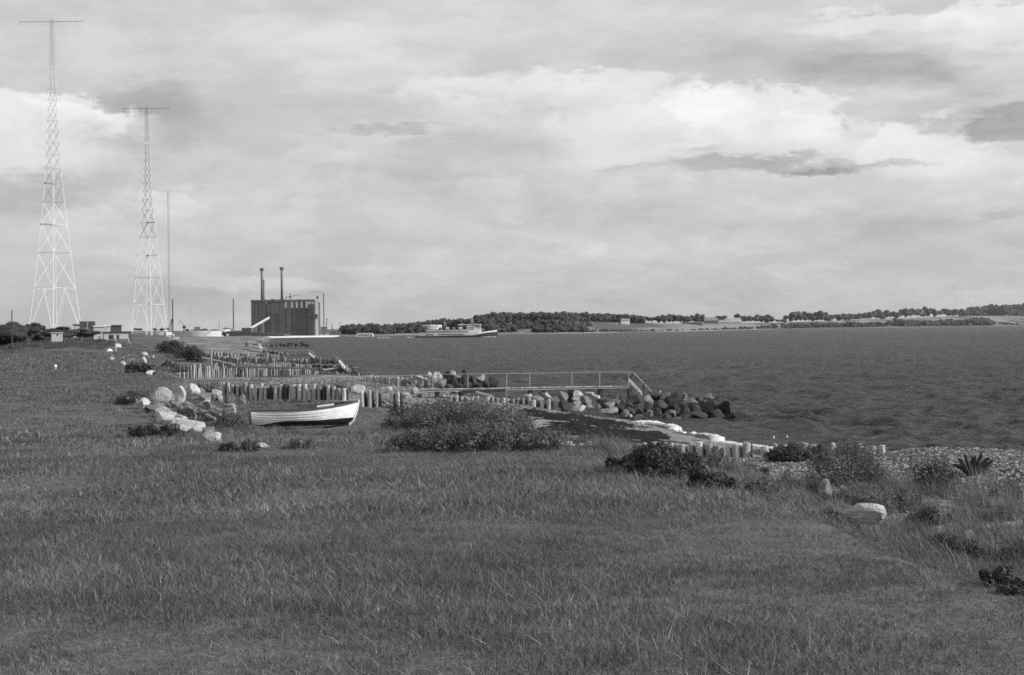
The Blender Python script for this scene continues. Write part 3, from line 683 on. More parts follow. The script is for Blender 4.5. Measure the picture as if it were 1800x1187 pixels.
G1 = 'boulders lying along the edge of the field'
EDGE = [
 (279, 693, 40, 32, 'p', 'large pale peaked boulder standing highest at the head of the boulder row'),
 (302, 701, 10, 12, 'p', 'small pale stone leaning on the right of the large peaked boulder'),
 (315, 698, 26, 26, 'p', 'rounded boulder with dark vertical streaks right of the large peaked boulder'),
 (337, 689, 22, 18, 'p', 'pale tilted boulder between the streaked boulder and the timber groyne'),
 (351, 688, 16, 12, 'm', 'grey boulder half behind the pale tilted boulder'),
 (356, 699, 20, 14, 'm', 'grey angular boulder below the pale tilted boulder'),
 (359, 709, 26, 14, 'p', 'jagged pale boulder in front of the grey angular one'),
 (382, 691, 18, 11, 'p', 'pale wedge stone nearest the landward end of the timber groyne'),
 (376, 701, 14, 13, 'm', 'small round grey stone of a pair in the middle of the boulders'),
 (387, 701, 10, 13, 'p', 'small round white stone of a pair in the middle of the boulders'),
 (405, 703, 17, 18, 'm', 'upright grey stone left of the square white block'),
 (425, 704, 12, 15, 'p', 'square white block standing alone in front of the groyne posts'),
 (408, 722, 12, 12, 'p', 'small bright stone just behind the stern of the rowing boat'),
 (404, 713, 20, 7, 'p', 'flat pale slab between the upright grey stone and the bright stone'),
 (238, 707, 28, 11, 'p', 'low pale boulder at the left end of the boulder row'),
 (264, 718, 34, 12, 'm', 'low grey boulder behind the long pale boulder'),
 (292, 734, 40, 22, 'p', 'pale boulder at the upper end of the long boulder by the grass'),
 (324, 751, 62, 24, 'p', 'longest pale boulder lying in the front of the row'),
 (325, 731, 31, 21, 'p', 'mottled boulder behind the longest pale boulder'),
 (365, 759, 26, 17, 'm', 'grey boulder at the foot of the longest pale boulder'),
 (376, 770, 22, 12, 'p', 'pale boulder lowest of the row in front of the grey one'),
 (452, 784, 28, 11, 'p', 'single pale stone in the grass below the stern of the boat'),
 (353, 723, 24, 6, 'p', 'thin pale slab among weeds behind the longest boulder'),
 (262, 655, 16, 10, 'p', 'pale stone beyond the hump of grass above the large peaked boulder'),
 (270, 657, 7, 7, 'd', 'dark stone beside the pale stone beyond the hump of grass'),
 (250, 636, 14, 12, 'p', 'pale pyramid shaped stone up the shore edge'),
 (243, 643, 8, 6, 'p', 'small pale stone at the foot of the pyramid shaped stone'),
 (252, 624, 10, 7, 'p', 'pale stone behind the pyramid shaped stone'),
 (215, 640, 8, 6, 'p', 'pale stone lying alone left of the pyramid shaped stone'),
 (207, 631, 4, 5, 'd', 'dark stone among pale rubble at the field edge'),
 (195, 632, 9, 5, 'p', 'leftmost pale stone of the rubble at the field edge'),
 (176, 650, 8, 4, 'm', 'grey stone lying in the open grass'),
 (296, 622, 9, 6, 'p', 'pale stone under the dark bush by the shore'),
 (290, 618, 8, 5, 'p', 'pale stone closest to the dark bush by the shore'),
]
for (px_, py_, w_, h_, t_, lb) in EDGE: boulder(px_, py_, w_, h_, t_, None, lb, G1)
ONES = ['', 'first', 'second', 'third', 'fourth', 'fifth', 'sixth', 'seventh', 'eighth', 'ninth', 'tenth', 'eleventh', 'twelfth', 'thirteenth', 'fourteenth', 'fifteenth', 'sixteenth', 'seventeenth', 'eighteenth', 'nineteenth']
def ordinal(n_):
    if n_ < 20: return ONES[n_]
    t_, o_ = divmod(n_, 10)
    return (['', '', 'twentieth', 'thirtieth', 'fortieth', 'fiftieth', 'sixtieth'][t_] if o_ == 0 else ['', '', 'twenty', 'thirty', 'forty', 'fifty', 'sixty'][t_] + '-' + ONES[o_])
for (x0, x1, y0, y1, n_, wh) in [(190, 240, 625, 638, 26, 'the scattered rubble by the flag'), (275, 312, 640, 645, 22, 'the stone strip before the third groyne'), (255, 275, 625, 632, 8, 'the rubble behind the pyramid stone')]:
    for i in range(n_):
        w_ = rr.uniform(2.5, 6); tt = rr.choice('ppm'); boulder(x0 + (x1 - x0) * (i + rr.random()) / n_, rr.uniform(y0, y1), w_, w_ * 0.7, tt, None,
            'small %s stone, %s from the left in %s' % (TW[tt], ordinal(i + 1), wh), 'rubble stones scattered at the far field edge', 'rubble_stone', cat='stone')
FL = ['broken grey stone', 'half buried grey rock', 'rough grey stone']
for i in range(34):
    f = (i + rr.random()) / 34; x0 = 262 + f * 150; y0 = 700 + f * 34 + rr.uniform(-12, 16); w_ = rr.uniform(7, 17); tt = 'm' if rr.random() < .75 else 'p'
    boulder(x0, y0, w_, w_ * rr.uniform(.5, .8), tt, None, 'small %s rock wedged among the large boulders, %s from the left' % (TW[tt], ordinal(i + 1)), 'rubble wedged between the boulders beside the boat', 'rubble_stone', cat='stone')
for i in range(9):
    f = (i + .5) / 9; boulder(238 + f * 146, 709 + f * 64 + rr.uniform(-3, 3), rr.uniform(24, 34), rr.uniform(11, 17), 'm' if i % 2 else 'p', None,
        '%s rock of the low diagonal front row, %s from the left' % ('grey' if i % 2 else 'pale', ordinal(i + 1)), G1)
# stones in the near bank
G2 = 'stones showing in the near grassy bank'
for (px_, py_, w_, h_, t_, lb) in [
 (1484, 899, 44, 15, 'm', 'grey boulder bedded in the bank left of the pale one'),
 (1518, 906, 66, 25, 'p', 'largest pale boulder bedded in the near bank'),
 (1452, 866, 20, 28, 'p', 'pale stone half hidden in tall grass above the near boulders'),
 (1541, 888, 10, 12, 'p', 'small white stone in the dark hollow beside the bank boulder'),
 (1709, 944, 28, 14, 'p', 'flat pale stone in the bank at the lower right'),
 (1732, 958, 24, 12, 'm', 'grey stone beside the flat pale stone at the lower right'),
 (1776, 925, 13, 6, 'p', 'thin white stone lying on the shingle at the right'),
 (1699, 867, 14, 6, 'p', 'cluster stone shining white in the middle of the shingle'),
 (1590, 822, 12, 8, 'p', 'white stone on the shingle crest left of the spiky plant')]:
    boulder(px_, py_, w_, h_, t_, {1484: 15.3, 1518: 14.8, 1452: 17.0}.get(px_), lb, G2)

# breakwaters: every boulder a thing of its own
def pile(rows_, X0, Y0, S_, Dtop, Dbot, ytop, ybot, what, group):
    items = []
    for (X, Y, W, H_, t_) in rows_:
        items.append((X0 + X / S_, Y0 + Y / S_, W / S_, H_ / S_, t_))
    order = sorted(range(len(items)), key=lambda i: -items[i][0])
    n_ = len(items); rk = {i: k for k, i in enumerate(order)}
    for i, (px_, py_, w_, h_, t_) in enumerate(items):
        f = (py_ - ytop) / (ybot - ytop); D = Dtop + (Dbot - Dtop) * f
        size = 'large' if w_ * h_ > 260 else ('middling' if w_ * h_ > 110 else 'small')
        course = 'top' if f < 0.3 else ('middle' if f < 0.66 else 'bottom')
        shape = 'squat' if w_ > h_ * 1.5 else ('upright' if h_ > w_ * 0.98 else 'rounded')
        k = rk[i]
        word = ordinal(k + 1)
        boulder(px_, py_, w_, h_, t_, D, '%s %s %s boulder, %s course, %s from sea end of %s' % (size, TW[t_], shape, course, word, what), group, sink=0.25)
PC = [(265,280,120,60,'p'),(190,320,90,30,'p'),(120,292,70,30,'p'),(330,330,90,28,'m'),(400,295,80,60,'m'),(520,285,76,40,'p'),(500,320,76,34,'p'),(620,278,74,34,'p'),(668,302,76,34,'p'),
 (515,352,56,30,'p'),(530,385,90,44,'p'),(580,335,80,56,'m'),(620,382,56,50,'p'),(680,382,30,40,'m'),(730,350,70,50,'d'),(770,365,94,45,'m'),(822,305,44,34,'m'),(812,345,70,40,'m'),(780,412,150,40,'m'),
 (410,355,90,64,'d'),(870,340,84,54,'d'),(930,372,60,64,'d'),(975,330,110,76,'d'),(1000,388,110,76,'d'),(860,390,80,60,'d'),(700,330,60,40,'d'),(1100,345,92,92,'m'),(1130,290,120,64,'d'),(1210,300,84,54,'m'),(1290,315,110,76,'d'),(1365,300,54,52,'m'),
 (1430,345,80,80,'m'),(1490,330,56,64,'d'),(1572,315,84,64,'m'),(1620,330,40,60,'d'),(1190,372,100,84,'d'),(1290,382,100,80,'d'),(1360,400,80,84,'d'),(1460,400,100,96,'d'),(1575,400,150,120,'d'),(1700,402,124,116,'d'),(1640,440,100,60,'d'),
 (1160,432,100,90,'d'),(1020,468,96,50,'m'),(1090,440,74,64,'m'),(940,424,100,64,'d'),(1262,432,80,64,'m'),(1295,488,96,36,'m'),(1355,472,110,50,'d'),(900,432,64,40,'m'),(937,452,34,26,'p'),(1220,470,90,50,'d'),(1500,450,120,50,'d'),(1745,450,50,30,'d'),
 (1172,262,22,18,'p'),(1070,400,60,60,'d'),(1240,340,60,60,'d'),(1530,355,80,80,'d')]
pile(PC, 900, 630, 4.5, 84, 76.5, 692, 738, 'the near breakwater', 'boulders of the near breakwater')
PB = [(190,262,54,44,'m'),(240,278,56,46,'m'),(285,300,50,44,'m'),(330,242,86,40,'p'),(335,302,66,64,'m'),(400,297,66,64,'m'),(380,262,56,34,'p'),(420,215,38,30,'p'),(460,245,76,78,'p'),(482,292,46,54,'p'),(522,237,46,56,'p'),
 (545,302,86,84,'m'),(598,207,66,44,'d'),(650,200,54,50,'p'),(702,245,90,64,'m'),(770,200,76,60,'d'),(790,312,96,64,'d'),(850,280,90,96,'d'),(922,252,110,56,'m'),(912,322,90,64,'d'),(1040,292,130,92,'d'),(960,305,90,74,'d'),(660,282,90,90,'d'),
 (622,332,76,54,'d'),(720,332,80,50,'d'),(592,262,60,60,'d'),(760,262,70,60,'d'),(160,300,60,50,'d'),(225,240,50,30,'m')]
pile(PB, 680, 620, 5.625, 108, 104, 655, 682, 'the rear breakwater', 'boulders of the breakwater behind the footbridge')
for (px_, py_, w_, h_, t_, lb) in [(727, 687, 14, 13, 'p', 'pale round boulder on the gravel under the landward rail of the footbridge'), (708, 695, 20, 8, 'p', 'pale flat stone left of the round boulder under the footbridge rail'),
      (736, 694, 10, 8, 'p', 'small pale stone right of the round boulder under the footbridge rail'), (719, 698, 12, 7, 'p', 'pale stone in front of the round boulder under the footbridge rail'), (684, 683, 8, 7, 'p', 'small pale stone by the first groyne stubs left of the footbridge'),
      (628, 685, 24, 17, 'p', 'big pale rounded boulder standing at the end of the timber groyne behind the boat'), (616, 687, 15, 14, 'm', 'grey boulder tucked left of the big pale one at the end of the groyne'),
      (800, 689, 15, 5, 'p', 'flat pale slab on the gravel under the footbridge')]:
    boulder(px_, py_, w_, h_, t_, None, lb, 'boulders beside the timber groynes')
def far_pile(n_, x0, x1, yf0, yf1, h_, D0_, D1_, tone, lab, grp):
    for i in range(n_):
        f = (i + 0.5) / n_; px_ = x0 + (x1 - x0) * f + rr.uniform(-3, 3); w_ = h_ * rr.uniform(.7, 1.4)
        D = D0_ + (D1_ - D0_) * rr.random()
        boulder(px_, yf0 + (yf1 - yf0) * f + rr.uniform(-h_ * .5, h_ * .5), w_, w_ * rr.uniform(.6, .9), rr.choice(tone), D, '%s, %s from the left' % (lab, ordinal(i + 1)), grp)
far_pile(34, 585, 624, 646, 656, 8, 146, 152, 'ddm', 'dark boulder heaped at the sea end of the third groyne', 'dark boulders at the sea end of the third groyne')
far_pile(20, 543, 592, 633, 638, 6, 195, 205, 'ddd', 'dark boulder heaped beside the steps of the middle bridge', 'dark boulders beyond the third groyne')
far_pile(14, 604, 640, 644, 650, 5, 180, 190, 'ddm', 'low dark boulder running out past the short bridge steps', 'low dark boulders past the bridge steps')
far_pile(26, 548, 612, 643, 651, 7, 150, 158, 'ddd', 'dark weedy boulder along the seaward third groyne', 'dark boulders along the seaward third groyne')
far_pile(18, 462, 506, 617, 622, 5, 275, 290, 'ddm', 'dark boulder in the distant heap below the far footbridge', 'dark boulders below the far footbridge')
far_pile(36, 432, 545, 609, 605, 5, 425, 440, 'ddd', 'black boulder of the long low far mole', 'boulders of the long low mole')
far_pile(20, 380, 440, 612, 611, 4, 365, 380, 'dm', 'dark boulder by the two distant standing people', 'boulders of the distant breakwater')

# ------------------------------------------------------------------ timber groynes: one thing each, every post a part
def post_mesh(i, mat, n=9):
    rnd = random.Random(900 + i); v = []; f = []
    for k, z in enumerate((0, 0.5, 0.93, 1.0)):
        r = (1.0, 0.98, 0.93, 0.70)[k]; ox, oy = rnd.uniform(-.07, .07), rnd.uniform(-.07, .07)
        for j in range(n):
            a = 6.283 * j / n; q = r * (1 + rnd.uniform(-.06, .06)); v.append((ox + math.cos(a) * q, oy + math.sin(a) * q, z - (0.035 * rnd.random() if k == 3 else 0)))
    for k in range(3):
        for j in range(n): f.append((k * n + j, k * n + (j + 1) % n, (k + 1) * n + (j + 1) % n, (k + 1) * n + j))
    f.append(tuple(range(3 * n, 4 * n)))
    me = bpy.data.meshes.new('post'); me.from_pydata(v, [], f); me.materials.append(mat); return me
PM = [post_mesh(i, M['post']) for i in range(6)]; PMD = [post_mesh(10 + i, M['post_dark']) for i in range(4)]
def groyne(a, b, spacing, r, zb, label, tops=(0, 0), skip=0.0, dark=0.0, gaps=(), back=True, jit=0.05, lean=0.03, wale=False, vary=0.3):
    """posts driven in along the line a-b; the z of a and b gives the post tops"""
    a = Vector(a); b = Vector(b); L = (b.xy - a.xy).length; n_ = max(2, int(L / spacing))
    root = empty('timber_groyne', (a.x, a.y, 0), 0, label, 'groyne', 'timber groynes down the shore'); ax = Vector((a.x, a.y, 0))
    for i in range(n_ + 1):
        f = i / n_
        if rr.random() < skip or any(g0 < f < g1 for g0, g1 in gaps): continue
        p = a.lerp(b, f) - ax
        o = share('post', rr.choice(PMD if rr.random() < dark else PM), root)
        top = p.z + rr.uniform(-jit, jit) * 2; q = r * rr.uniform(1 - vary, 1 + vary)
        bot = zb if zb is not None else hz(p.x + ax.x, p.y + ax.y) - 0.25
        o.location = (p.x + rr.uniform(-1, 1) * r * .4, p.y + rr.uniform(-1, 1) * r * 0.5, bot); o.scale = (q, q, max(0.15, top - bot))
        o.rotation_euler = (rr.uniform(-lean, lean), rr.uniform(-lean, lean), rr.uniform(0, 6))
        if back:  # added second row of dark posts, stands for shade in the gaps
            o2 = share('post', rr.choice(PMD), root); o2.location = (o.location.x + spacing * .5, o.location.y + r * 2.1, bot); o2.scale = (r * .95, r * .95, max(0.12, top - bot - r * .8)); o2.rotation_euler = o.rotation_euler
    if wale:
        d = b - a; mb = MB(); mb.tube((0, -r * 1.4, (a.z - 0.22)), (d.x, d.y - r * 1.4, (b.z - 0.22)), r * 0.5)
        mb.build('wale', M['post'], root)
    return root
groyne(at(912, 775, 43.2), at(1000, 777, 42.4), 0.27, 0.11, None, 'low groyne posts almost buried in grass left of the near cove', gaps=((0.28, 0.7),), jit=.02)
groyne(at(1005, 778, 42.3), at(1549, 782, 40.4), 0.27, 0.10, None, 'near timber groyne running from the shrubs to the shingle crest', jit=.03, dark=.1, skip=0.05)
groyne(at(392, 674, 66.5), at(604, 680, 64.5), 0.245, 0.088, at(500, 704, 65).z, 'tall timber groyne standing behind the white rowing boat', dark=.15, jit=.05, lean=.06)
groyne(at(636, 686, 68), at(700, 690, 68), 0.30, 0.085, None, 'stubs of groyne posts right of the big pale rounded boulder', jit=.03, skip=.15)
groyne(at(795, 696, 79.5), at(930, 701, 79.5), 0.275, 0.10, at(860, 712, 79.5).z, 'groyne posts beneath the footbridge beyond the big shrub', jit=.03, skip=.05)
groyne(at(938, 703, 79.5), at(964, 704, 79.5), 0.5, 0.14, None, 'last thick posts of the groyne beside the pale block of the breakwater')
groyne(at(642, 660, 118), at(709, 663, 110), 0.30, 0.10, None, 'short groyne posts at the landward end of the footbridge rail', jit=.03)
groyne(at(316, 643, 127), at(480, 647, 133), 0.225, 0.068, None, 'third groyne with long crowded pale posts above the shingle', dark=.2, jit=.12, vary=.4, lean=.06)
groyne(at(482, 647, 133), at(655, 659, 142), 0.26, 0.07, None, 'seaward half of the third groyne dipping to the water', jit=.08, dark=.55, vary=.4)
groyne(at(378, 637, 151), at(610, 644, 165), 0.26, 0.075, None, 'fourth groyne with thin posts behind the third', jit=.10, dark=.45, vary=.4, lean=.05)
groyne(at(372, 627, 175), at(545, 633, 200), 0.32, 0.085, None, 'fifth groyne with thin posts behind the fourth', jit=.12, dark=.45, vary=.4, lean=.05)
groyne(at(296, 627, 215), at(340, 631, 215), 0.5, 0.09, None, 'short run of low posts in the grass right of the dark bush', jit=.1)
groyne(at(372, 619, 240), at(500, 626, 240), 0.55, 0.12, None, 'sixth groyne with thin posts below the far footbridge', jit=.15, dark=.3)
# heaps of driftwood and planks lying on the groynes
for (p0, p1, r_, mt, lb) in [((405, 644, 125), (560, 648, 134), 0.10, 'post_dark', 'long dark log lying along the top of the third groyne'),
      ((355, 629, 140), (412, 641, 130), 0.09, 'post', 'pale plank sloping down behind the third groyne'),
      ((428, 640, 132), (455, 643, 130), 0.08, 'post', 'short pale plank leaning near the middle of the third groyne'),
      ((568, 651, 141), (588, 648, 141), 0.10, 'post', 'pale plank among the dark boulders of the third groyne'),
      ((837, 690, 82), (864, 697, 81), 0.08, 'post', 'pale curved plank slanting under the footbridge'),
      ((369, 722, 52), (388, 729, 50), 0.06, 'post', 'pale plank lying in weeds behind the boat stern'),
      ((363, 729, 50), (379, 737, 48), 0.05, 'post', 'lower pale plank lying in weeds behind the boat stern')]:
    a = at(*p0); b = at(*p1)
    c = (a + b) / 2; mb = MB(); mb.tube(a - c, b - c, r_, r_ * .8, 7); o = mb.build('plank' if 'plank' in lb else 'log', M[mt]); o.location = c
    tag(o, lb, 'driftwood', 'driftwood along the groynes')

# ------------------------------------------------------------------ footbridges
def dirbox(mb, a, b, wid, hgt):
    a = Vector(a); b = Vector(b); d = (b - a); s = Vector((-d.y, d.x, 0)).normalized() * wid / 2; z = Vector((0, 0, hgt))
    mb.add([a - s, b - s, b + s, a + s, a - s + z, b - s + z, b + s + z, a + s + z], [(0, 3, 2, 1), (4, 5, 6, 7), (0, 1, 5, 4), (1, 2, 6, 5), (2, 3, 7, 6), (3, 0, 4, 7)])
br = empty('footbridge', at(760, 684, 84), 0, 'narrow white railed footbridge with steps at its sea end above the breakwater', 'footbridge')
B0 = Vector(br.location)
def loc(px_, py_, D): return at(px_, py_, D) - B0
RT = [(628, 661.5), (700, 660.5), (760, 659), (822, 657.5), (890, 656.8), (931, 656.5), (1005, 655.2), (1054, 654.5), (1111, 654.5)]
DK = lambda x: 686.0 + (x - 735) * (680.0 - 686.0) / (1105 - 735)
for side, D in (('near', 84.0), ('far', 85.1)):
    mb = MB()
    pts = [loc(x, y, 84.0) + Vector((0, D - 84.0, 0)) for x, y in RT]
    if side == 'near':
        for a_, b_ in zip(pts[:-1], pts[1:]): MB().tube(a_, b_, 0.015, n=6).build('handrail', M['galv'], br)
for x in (700, 760.5, 822.5, 890.5, 931, 1005, 1054, 1105):
    yt = np.interp(x, [p[0] for p in RT], [p[1] for p in RT])
    zt = loc(x, yt, 84); zb = loc(x, DK(x) + (4 if x > 740 else 2), 84)
    if x in (822.5, 890.5): zb = loc(x, 694 if x < 850 else 700, 84)
    MB().tube(zb, zt, 0.017, n=6).build('rail_post', M['galv'], br)
# deck: two long beams and cross planks
a_, b_ = loc(735, DK(735), 84.0), loc(1106, DK(1106), 84.0)
for off in (0.0, 0.9):
    mb = MB(); dirbox(mb, a_ + Vector((0, off, -0.11)), b_ + Vector((0, off, -0.09)), 0.07, 0.07); mb.build('deck_beam', M['galv' if off == 0 else 'steel_dark'], br)
npl = 76; pl = MB(); pl.box(-0.075, 0.075, -0.05, 0.98, 0, 0.035); plm = pl.build('plank', M['post'], br); pme = plm.data
for i in range(npl):
    o = plm if i == 0 else share('plank', pme, br)
    o.location = a_.lerp(b_, (i + 0.5) / npl) + Vector((0, 0, -0.005))
for x, y0_, y1_ in ((768, 687, 700), (810, 688, 701), (931, 683, 694), (1002, 682, 700), (1054, 681, 692), (1106, 681, 692)):
    mb = MB(); mb.tube(loc(x, y0_, 84.1), loc(x, y1_ + 8, 84.1), 0.13, n=7); mb.build('pile', M['post_dark'], br)
    mb = MB(); mb.tube(loc(x + 1, y0_, 84.9), loc(x + 1, y1_ + 8, 84.9), 0.13, n=7); mb.build('pile', M['post_dark'], br)
# dark walkway box under the middle of the bridge
mb = MB(); dirbox(mb, loc(812, 691, 83.2), loc(888, 688.5, 83.2), 1.0, 0.16); mb.build('landing', M['post_dark'], br)
# steps going down to the rocks
s0, s1 = loc(1107, 671.5, 84.0), loc(1134, 700, 84.0)
for off in (0.0, 0.8):
    mb = MB(); dirbox(mb, s0 + Vector((0, off, 0)), s1 + Vector((0, off, 0)), 0.05, 0.20); mb.build('stringer', M['dull_white'], br)
for i in range(5):
    p = s0.lerp(s1, (i + 0.5) / 5); mb = MB(); mb.box(p.x - 0.12, p.x + 0.12, p.y + 0.03, p.y + 0.77, p.z + 0.02, p.z + 0.06); mb.build('step', M['post'], br)
MB().tube(loc(1113, 654.5, 84), loc(1147, 690, 84), 0.022, n=6).build('stair_rail', M['galv'], br)
MB().tube(loc(1131.5, 674, 84), loc(1131.5, 697, 84), 0.05, n=6).build('pile', M['post_dark'], br)
def small_bridge(D, rail, posts, deck, stair, steps, label):
    c = at(rail[0][0], rail[0][1], D); root = empty('footbridge', c, 0, label, 'footbridge', 'distant bathing footbridges')
    L = lambda x, y, dd=0: at(x, y, D) - c + Vector((0, dd, 0))
    r_ = pix(D, 0.45)
    if len(rail) > 1: MB().path([L(*p) for p in rail], r_).build('handrail', M['galv'], root)
    for x, y0_, y1_ in posts: MB().tube(L(x, y1_), L(x, y0_), r_).build('rail_post', M['galv'], root)
    mb = MB(); dirbox(mb, L(*deck[0]), L(*deck[1]), 0.9, 0.12); mb.build('deck', M['post_dark'], root)
    if stair: MB().tube(L(*stair[0]), L(*stair[1]), r_).build('stair_rail', M['galv'], root)
    if steps:
        mb = MB(); dirbox(mb, L(*steps[0]), L(*steps[1]), 0.8, 0.2); mb.build('steps', M['dull_white'], root)
small_bridge(142, [(530, 641.5), (564, 641), (592, 640)], [(564, 627, 652), (591.5, 627, 645), (486, 634, 652), (612, 646, 652)], [(575, 653), (592, 646)], [(593, 628), (618, 652)], [(596, 637), (606, 648)], 'short footbridge with a slanting rail at the sea end of the third groyne')
small_bridge(225, [(464, 616.8), (500, 616.2), (545, 615.6)], [(519, 616, 626), (545, 615.6, 624)], [(512, 625.5), (543, 625)], [(546, 615.6), (558, 629)], [(543, 622.5), (552, 629)], 'middle distance footbridge with a long thin rail against the water')
small_bridge(360, [(452, 603), (453, 603)], [(453, 603, 612)], [(440, 612), (452, 612)], [(452, 603), (463, 618)], [(455, 606), (462, 618)], 'farthest footbridge stairs beside two standing people')

# ------------------------------------------------------------------ the clinker rowing boat
def boat():
    gl = ground(530, 757); D = 47.5
    a0, a1 = at(438, 750, D), at(624, 742, D + 1.3)
    L = 3.62; ang = R(13)
    base = at(440, 752, D)
    root = empty('rowing_boat', (base.x, base.y, hz(base.x + 1.8, base.y + .4) + 0.04), 0, 'white clinker built rowing boat with a black bottom drawn up on the grass', 'rowing boat')
    root.rotation_euler = (R(2.5), R(-0.6), ang); root.scale = (1, 1, 1.30)
    HB = 0.70
    def half(s):      # half beam at the sheer
        return HB * (0.74 + 0.26 * sm(s / 0.45) if s < 0.45 else 1.0 - (max(0, (s - 0.45) / 0.55)) ** 2.3 * 0.985)
    def sheer(s): return 0.56 + 0.055 * (2 * abs(s - 0.40)) ** 2 * (1.6 if s > .40 else .5)
    def keelz(s): return 0.10 + 0.03 * max(0, s - 0.75) / 0.25 + (0.10 * ((0.15 - s) / 0.15) if s < 0.15 else 0) + (0.04 * ((s - 0.9) / 0.10) ** 2 if s > .9 else 0)
    def sect(s, t, off=0.0):
        """t 0 at keel .. 1 at sheer"""
        hb = float(half(s)); bowness = sm(np.array((s - 0.6) / 0.4)); full = 0.5 * (1 - bowness) + 0.95 * bowness
        y = hb * (t ** (full if t > 0 else 1)); zk, zs = keelz(s), sheer(s)
        z = zk + (zs - zk) * (0.10 * t + 0.90 * t ** (2.0 - 0.75 * bowness))
        x = s * L - (1 - t) ** 1.4 * 0.22 * max(0.0, (s - 0.8) / 0.2) + 0.05 * (1 - t) * (s < 0.02)
        return Vector((x, y + off, z))
    HULLM, th_ = newmat('hull paint'); tcn = th_.n('ShaderNodeTexCoord'); sx_ = th_.n('ShaderNodeSeparateXYZ'); th_.put(sx_.inputs[0], tcn.outputs['Object'])
    line = th_.m('SUBTRACT', 0.285, th_.m('MULTIPLY', th_.m('POWER', th_.m('MAXIMUM', th_.m('MULTIPLY_ADD', sx_.outputs[0], -0.8, 1.0), 0.0), 1.6), 0.16)); isw = th_.rng(th_.m('SUBTRACT', sx_.outputs[2], line), -0.004, 0.004, 0, 1)
    gr_ = th_.noise(th_.v('MULTIPLY', tcn.outputs['Object'], (1.5, 1, 9)), 3.0, 6, 0.7); scf = th_.rng(gr_, 0.30, 0.60, 0.60, 0.86)
    out(th_, bsdf(th_, grey(th_, th_.mix(isw, 0.015, scf)), 0.45, 0.3).outputs[0])
    NS, NP = 28, 9
    tb = [0.0] + [0.22 + 0.78 * (i / (NP - 1)) ** 0.95 for i in range(NP)]
    for side in (1, -1):
        for k in range(NP):
            t0, t1 = tb[k], tb[k + 1]; ov = 0.030
            v = []
            for i in range(NS + 1):
                s = i / NS; lo = sect(s, max(0, t0 - ov if k else 0)); hi = sect(s, t1)
                e = 0.024 * min(1, (1 - s) * 6 + .15)
                lo_o = lo + Vector((0, e, -0.004)); v += [lo_o, hi, hi - Vector((0, 0.012, 0)), lo - Vector((0, 0.006, 0))]
            v = [(p.x, p.y * side, p.z) for p in v]; f = []
            for i in range(NS):
                for j in range(4):
                    q = (i * 4 + j, i * 4 + (j + 1) % 4, (i + 1) * 4 + (j + 1) % 4, (i + 1) * 4 + j)
                    f.append(q if side < 0 else q[::-1])
            # black boot-top: the lowest planks, rising towards the stern
            mt = HULLM
            po = mesh_obj('plank', v, f, mt, root); po.data.materials.append(M['wood_dark']); po.data.polygons.foreach_set('material_index', [1 if (q % 4) == 2 else 0 for q in range(len(f))])
        # gunwale
        mb = MB(); pts = [sect(i / NS, 1.0) + Vector((0, 0.012, 0.012)) for i in range(NS + 1)]
        mb.path([(p.x, p.y * side, p.z) for p in pts], 0.026, 6); mb.build('gunwale', M['wood_dark'], root)
    # transom: dark wood colour in place of its shaded side
    v = [sect(0, t_) for t_ in tb]; pts = [(p.y, p.z) for p in v] + [(-p.y, p.z) for p in reversed(v)]
    v = [(0.03, y, z) for y, z in pts] + [(-0.02, y, z) for y, z in pts]; n_ = len(pts)
    mesh_obj('transom', v, [tuple(range(n_)), tuple(range(2 * n_ - 1, n_ - 1, -1))] + [(i, (i + 1) % n_, (i + 1) % n_ + n_, i + n_) for i in range(n_)], M['wood_dark'], root)
    mb = MB(); mb.path([Vector((0.02, 0, 0.08)), Vector((1.0, 0, 0.045)), Vector((2.6, 0, 0.05)), Vector((3.3, 0, 0.10))], 0.035, 4); mb.build('keel', M['black'], root)
    st = [sect(0.999, t_) + Vector((0.015, 0, 0)) for t_ in (0, .25, .5, .75, 1.0)]
    mb = MB(); mb.path([Vector((3.3, 0, 0.10))] + [Vector((p.x, 0, p.z)) for p in st] + [Vector((L + 0.02, 0, sheer(1) + 0.05))], 0.03, 5); mb.build('stem', M['white'], root)
    for s in (0.10, 0.38, 0.66):
        hb = min(sect(s, .62).y, sect(s, .75).y) * 0.95; mb = MB(); mb.box(s * L - 0.12, s * L + 0.12, -hb, hb, sheer(s) - 0.20, sheer(s) - 0.17); mb.build('thwart', M['wood_dark'], root)
    mb = MB(); fl = []
    for i in range(7):
        s = 0.06 + 0.82 * i / 6; p = sect(s, 0.45); fl += [(p.x, p.y * .9, p.z), (p.x, -p.y * .9, p.z)]
    mesh_obj('floorboards', fl, [(2 * i, 2 * i + 1, 2 * i + 3, 2 * i + 2) for i in range(6)], M['wood_dark'], root)
    # inner ribs, foredeck, rowlocks, a white oar blade on the thwart
    for i in range(9):
        s = 0.12 + 0.74 * i / 8; mb = MB()
        for sd in (1, -1): mb.path([Vector((q.x, (q.y - 0.03) * sd, q.z)) for q in (sect(s, t_) for t_ in (0.35, .6, .8, .97))], 0.014, 4)
        mb.build('rib', M['wood_dark'], root)
    p = [sect(s, 1.0) for s in (0.82, 0.88, 0.94, 0.99)]
    v = [(q.x, q.y * .97, q.z - .01) for q in p] + [(q.x, -q.y * .97, q.z - .01) for q in p]
    mesh_obj('foredeck', v, [(i, i + 1, i + 5, i + 4) for i in range(3)], M['wood_dark'], root)
    for sd in (1, -1):
        q = sect(0.46, 1.0); mb = MB(); mb.box(q.x - .04, q.x + .04, q.y * sd - .02, q.y * sd + .02, q.z, q.z + 0.07); mb.build('rowlock', M['steel_dark'], root)
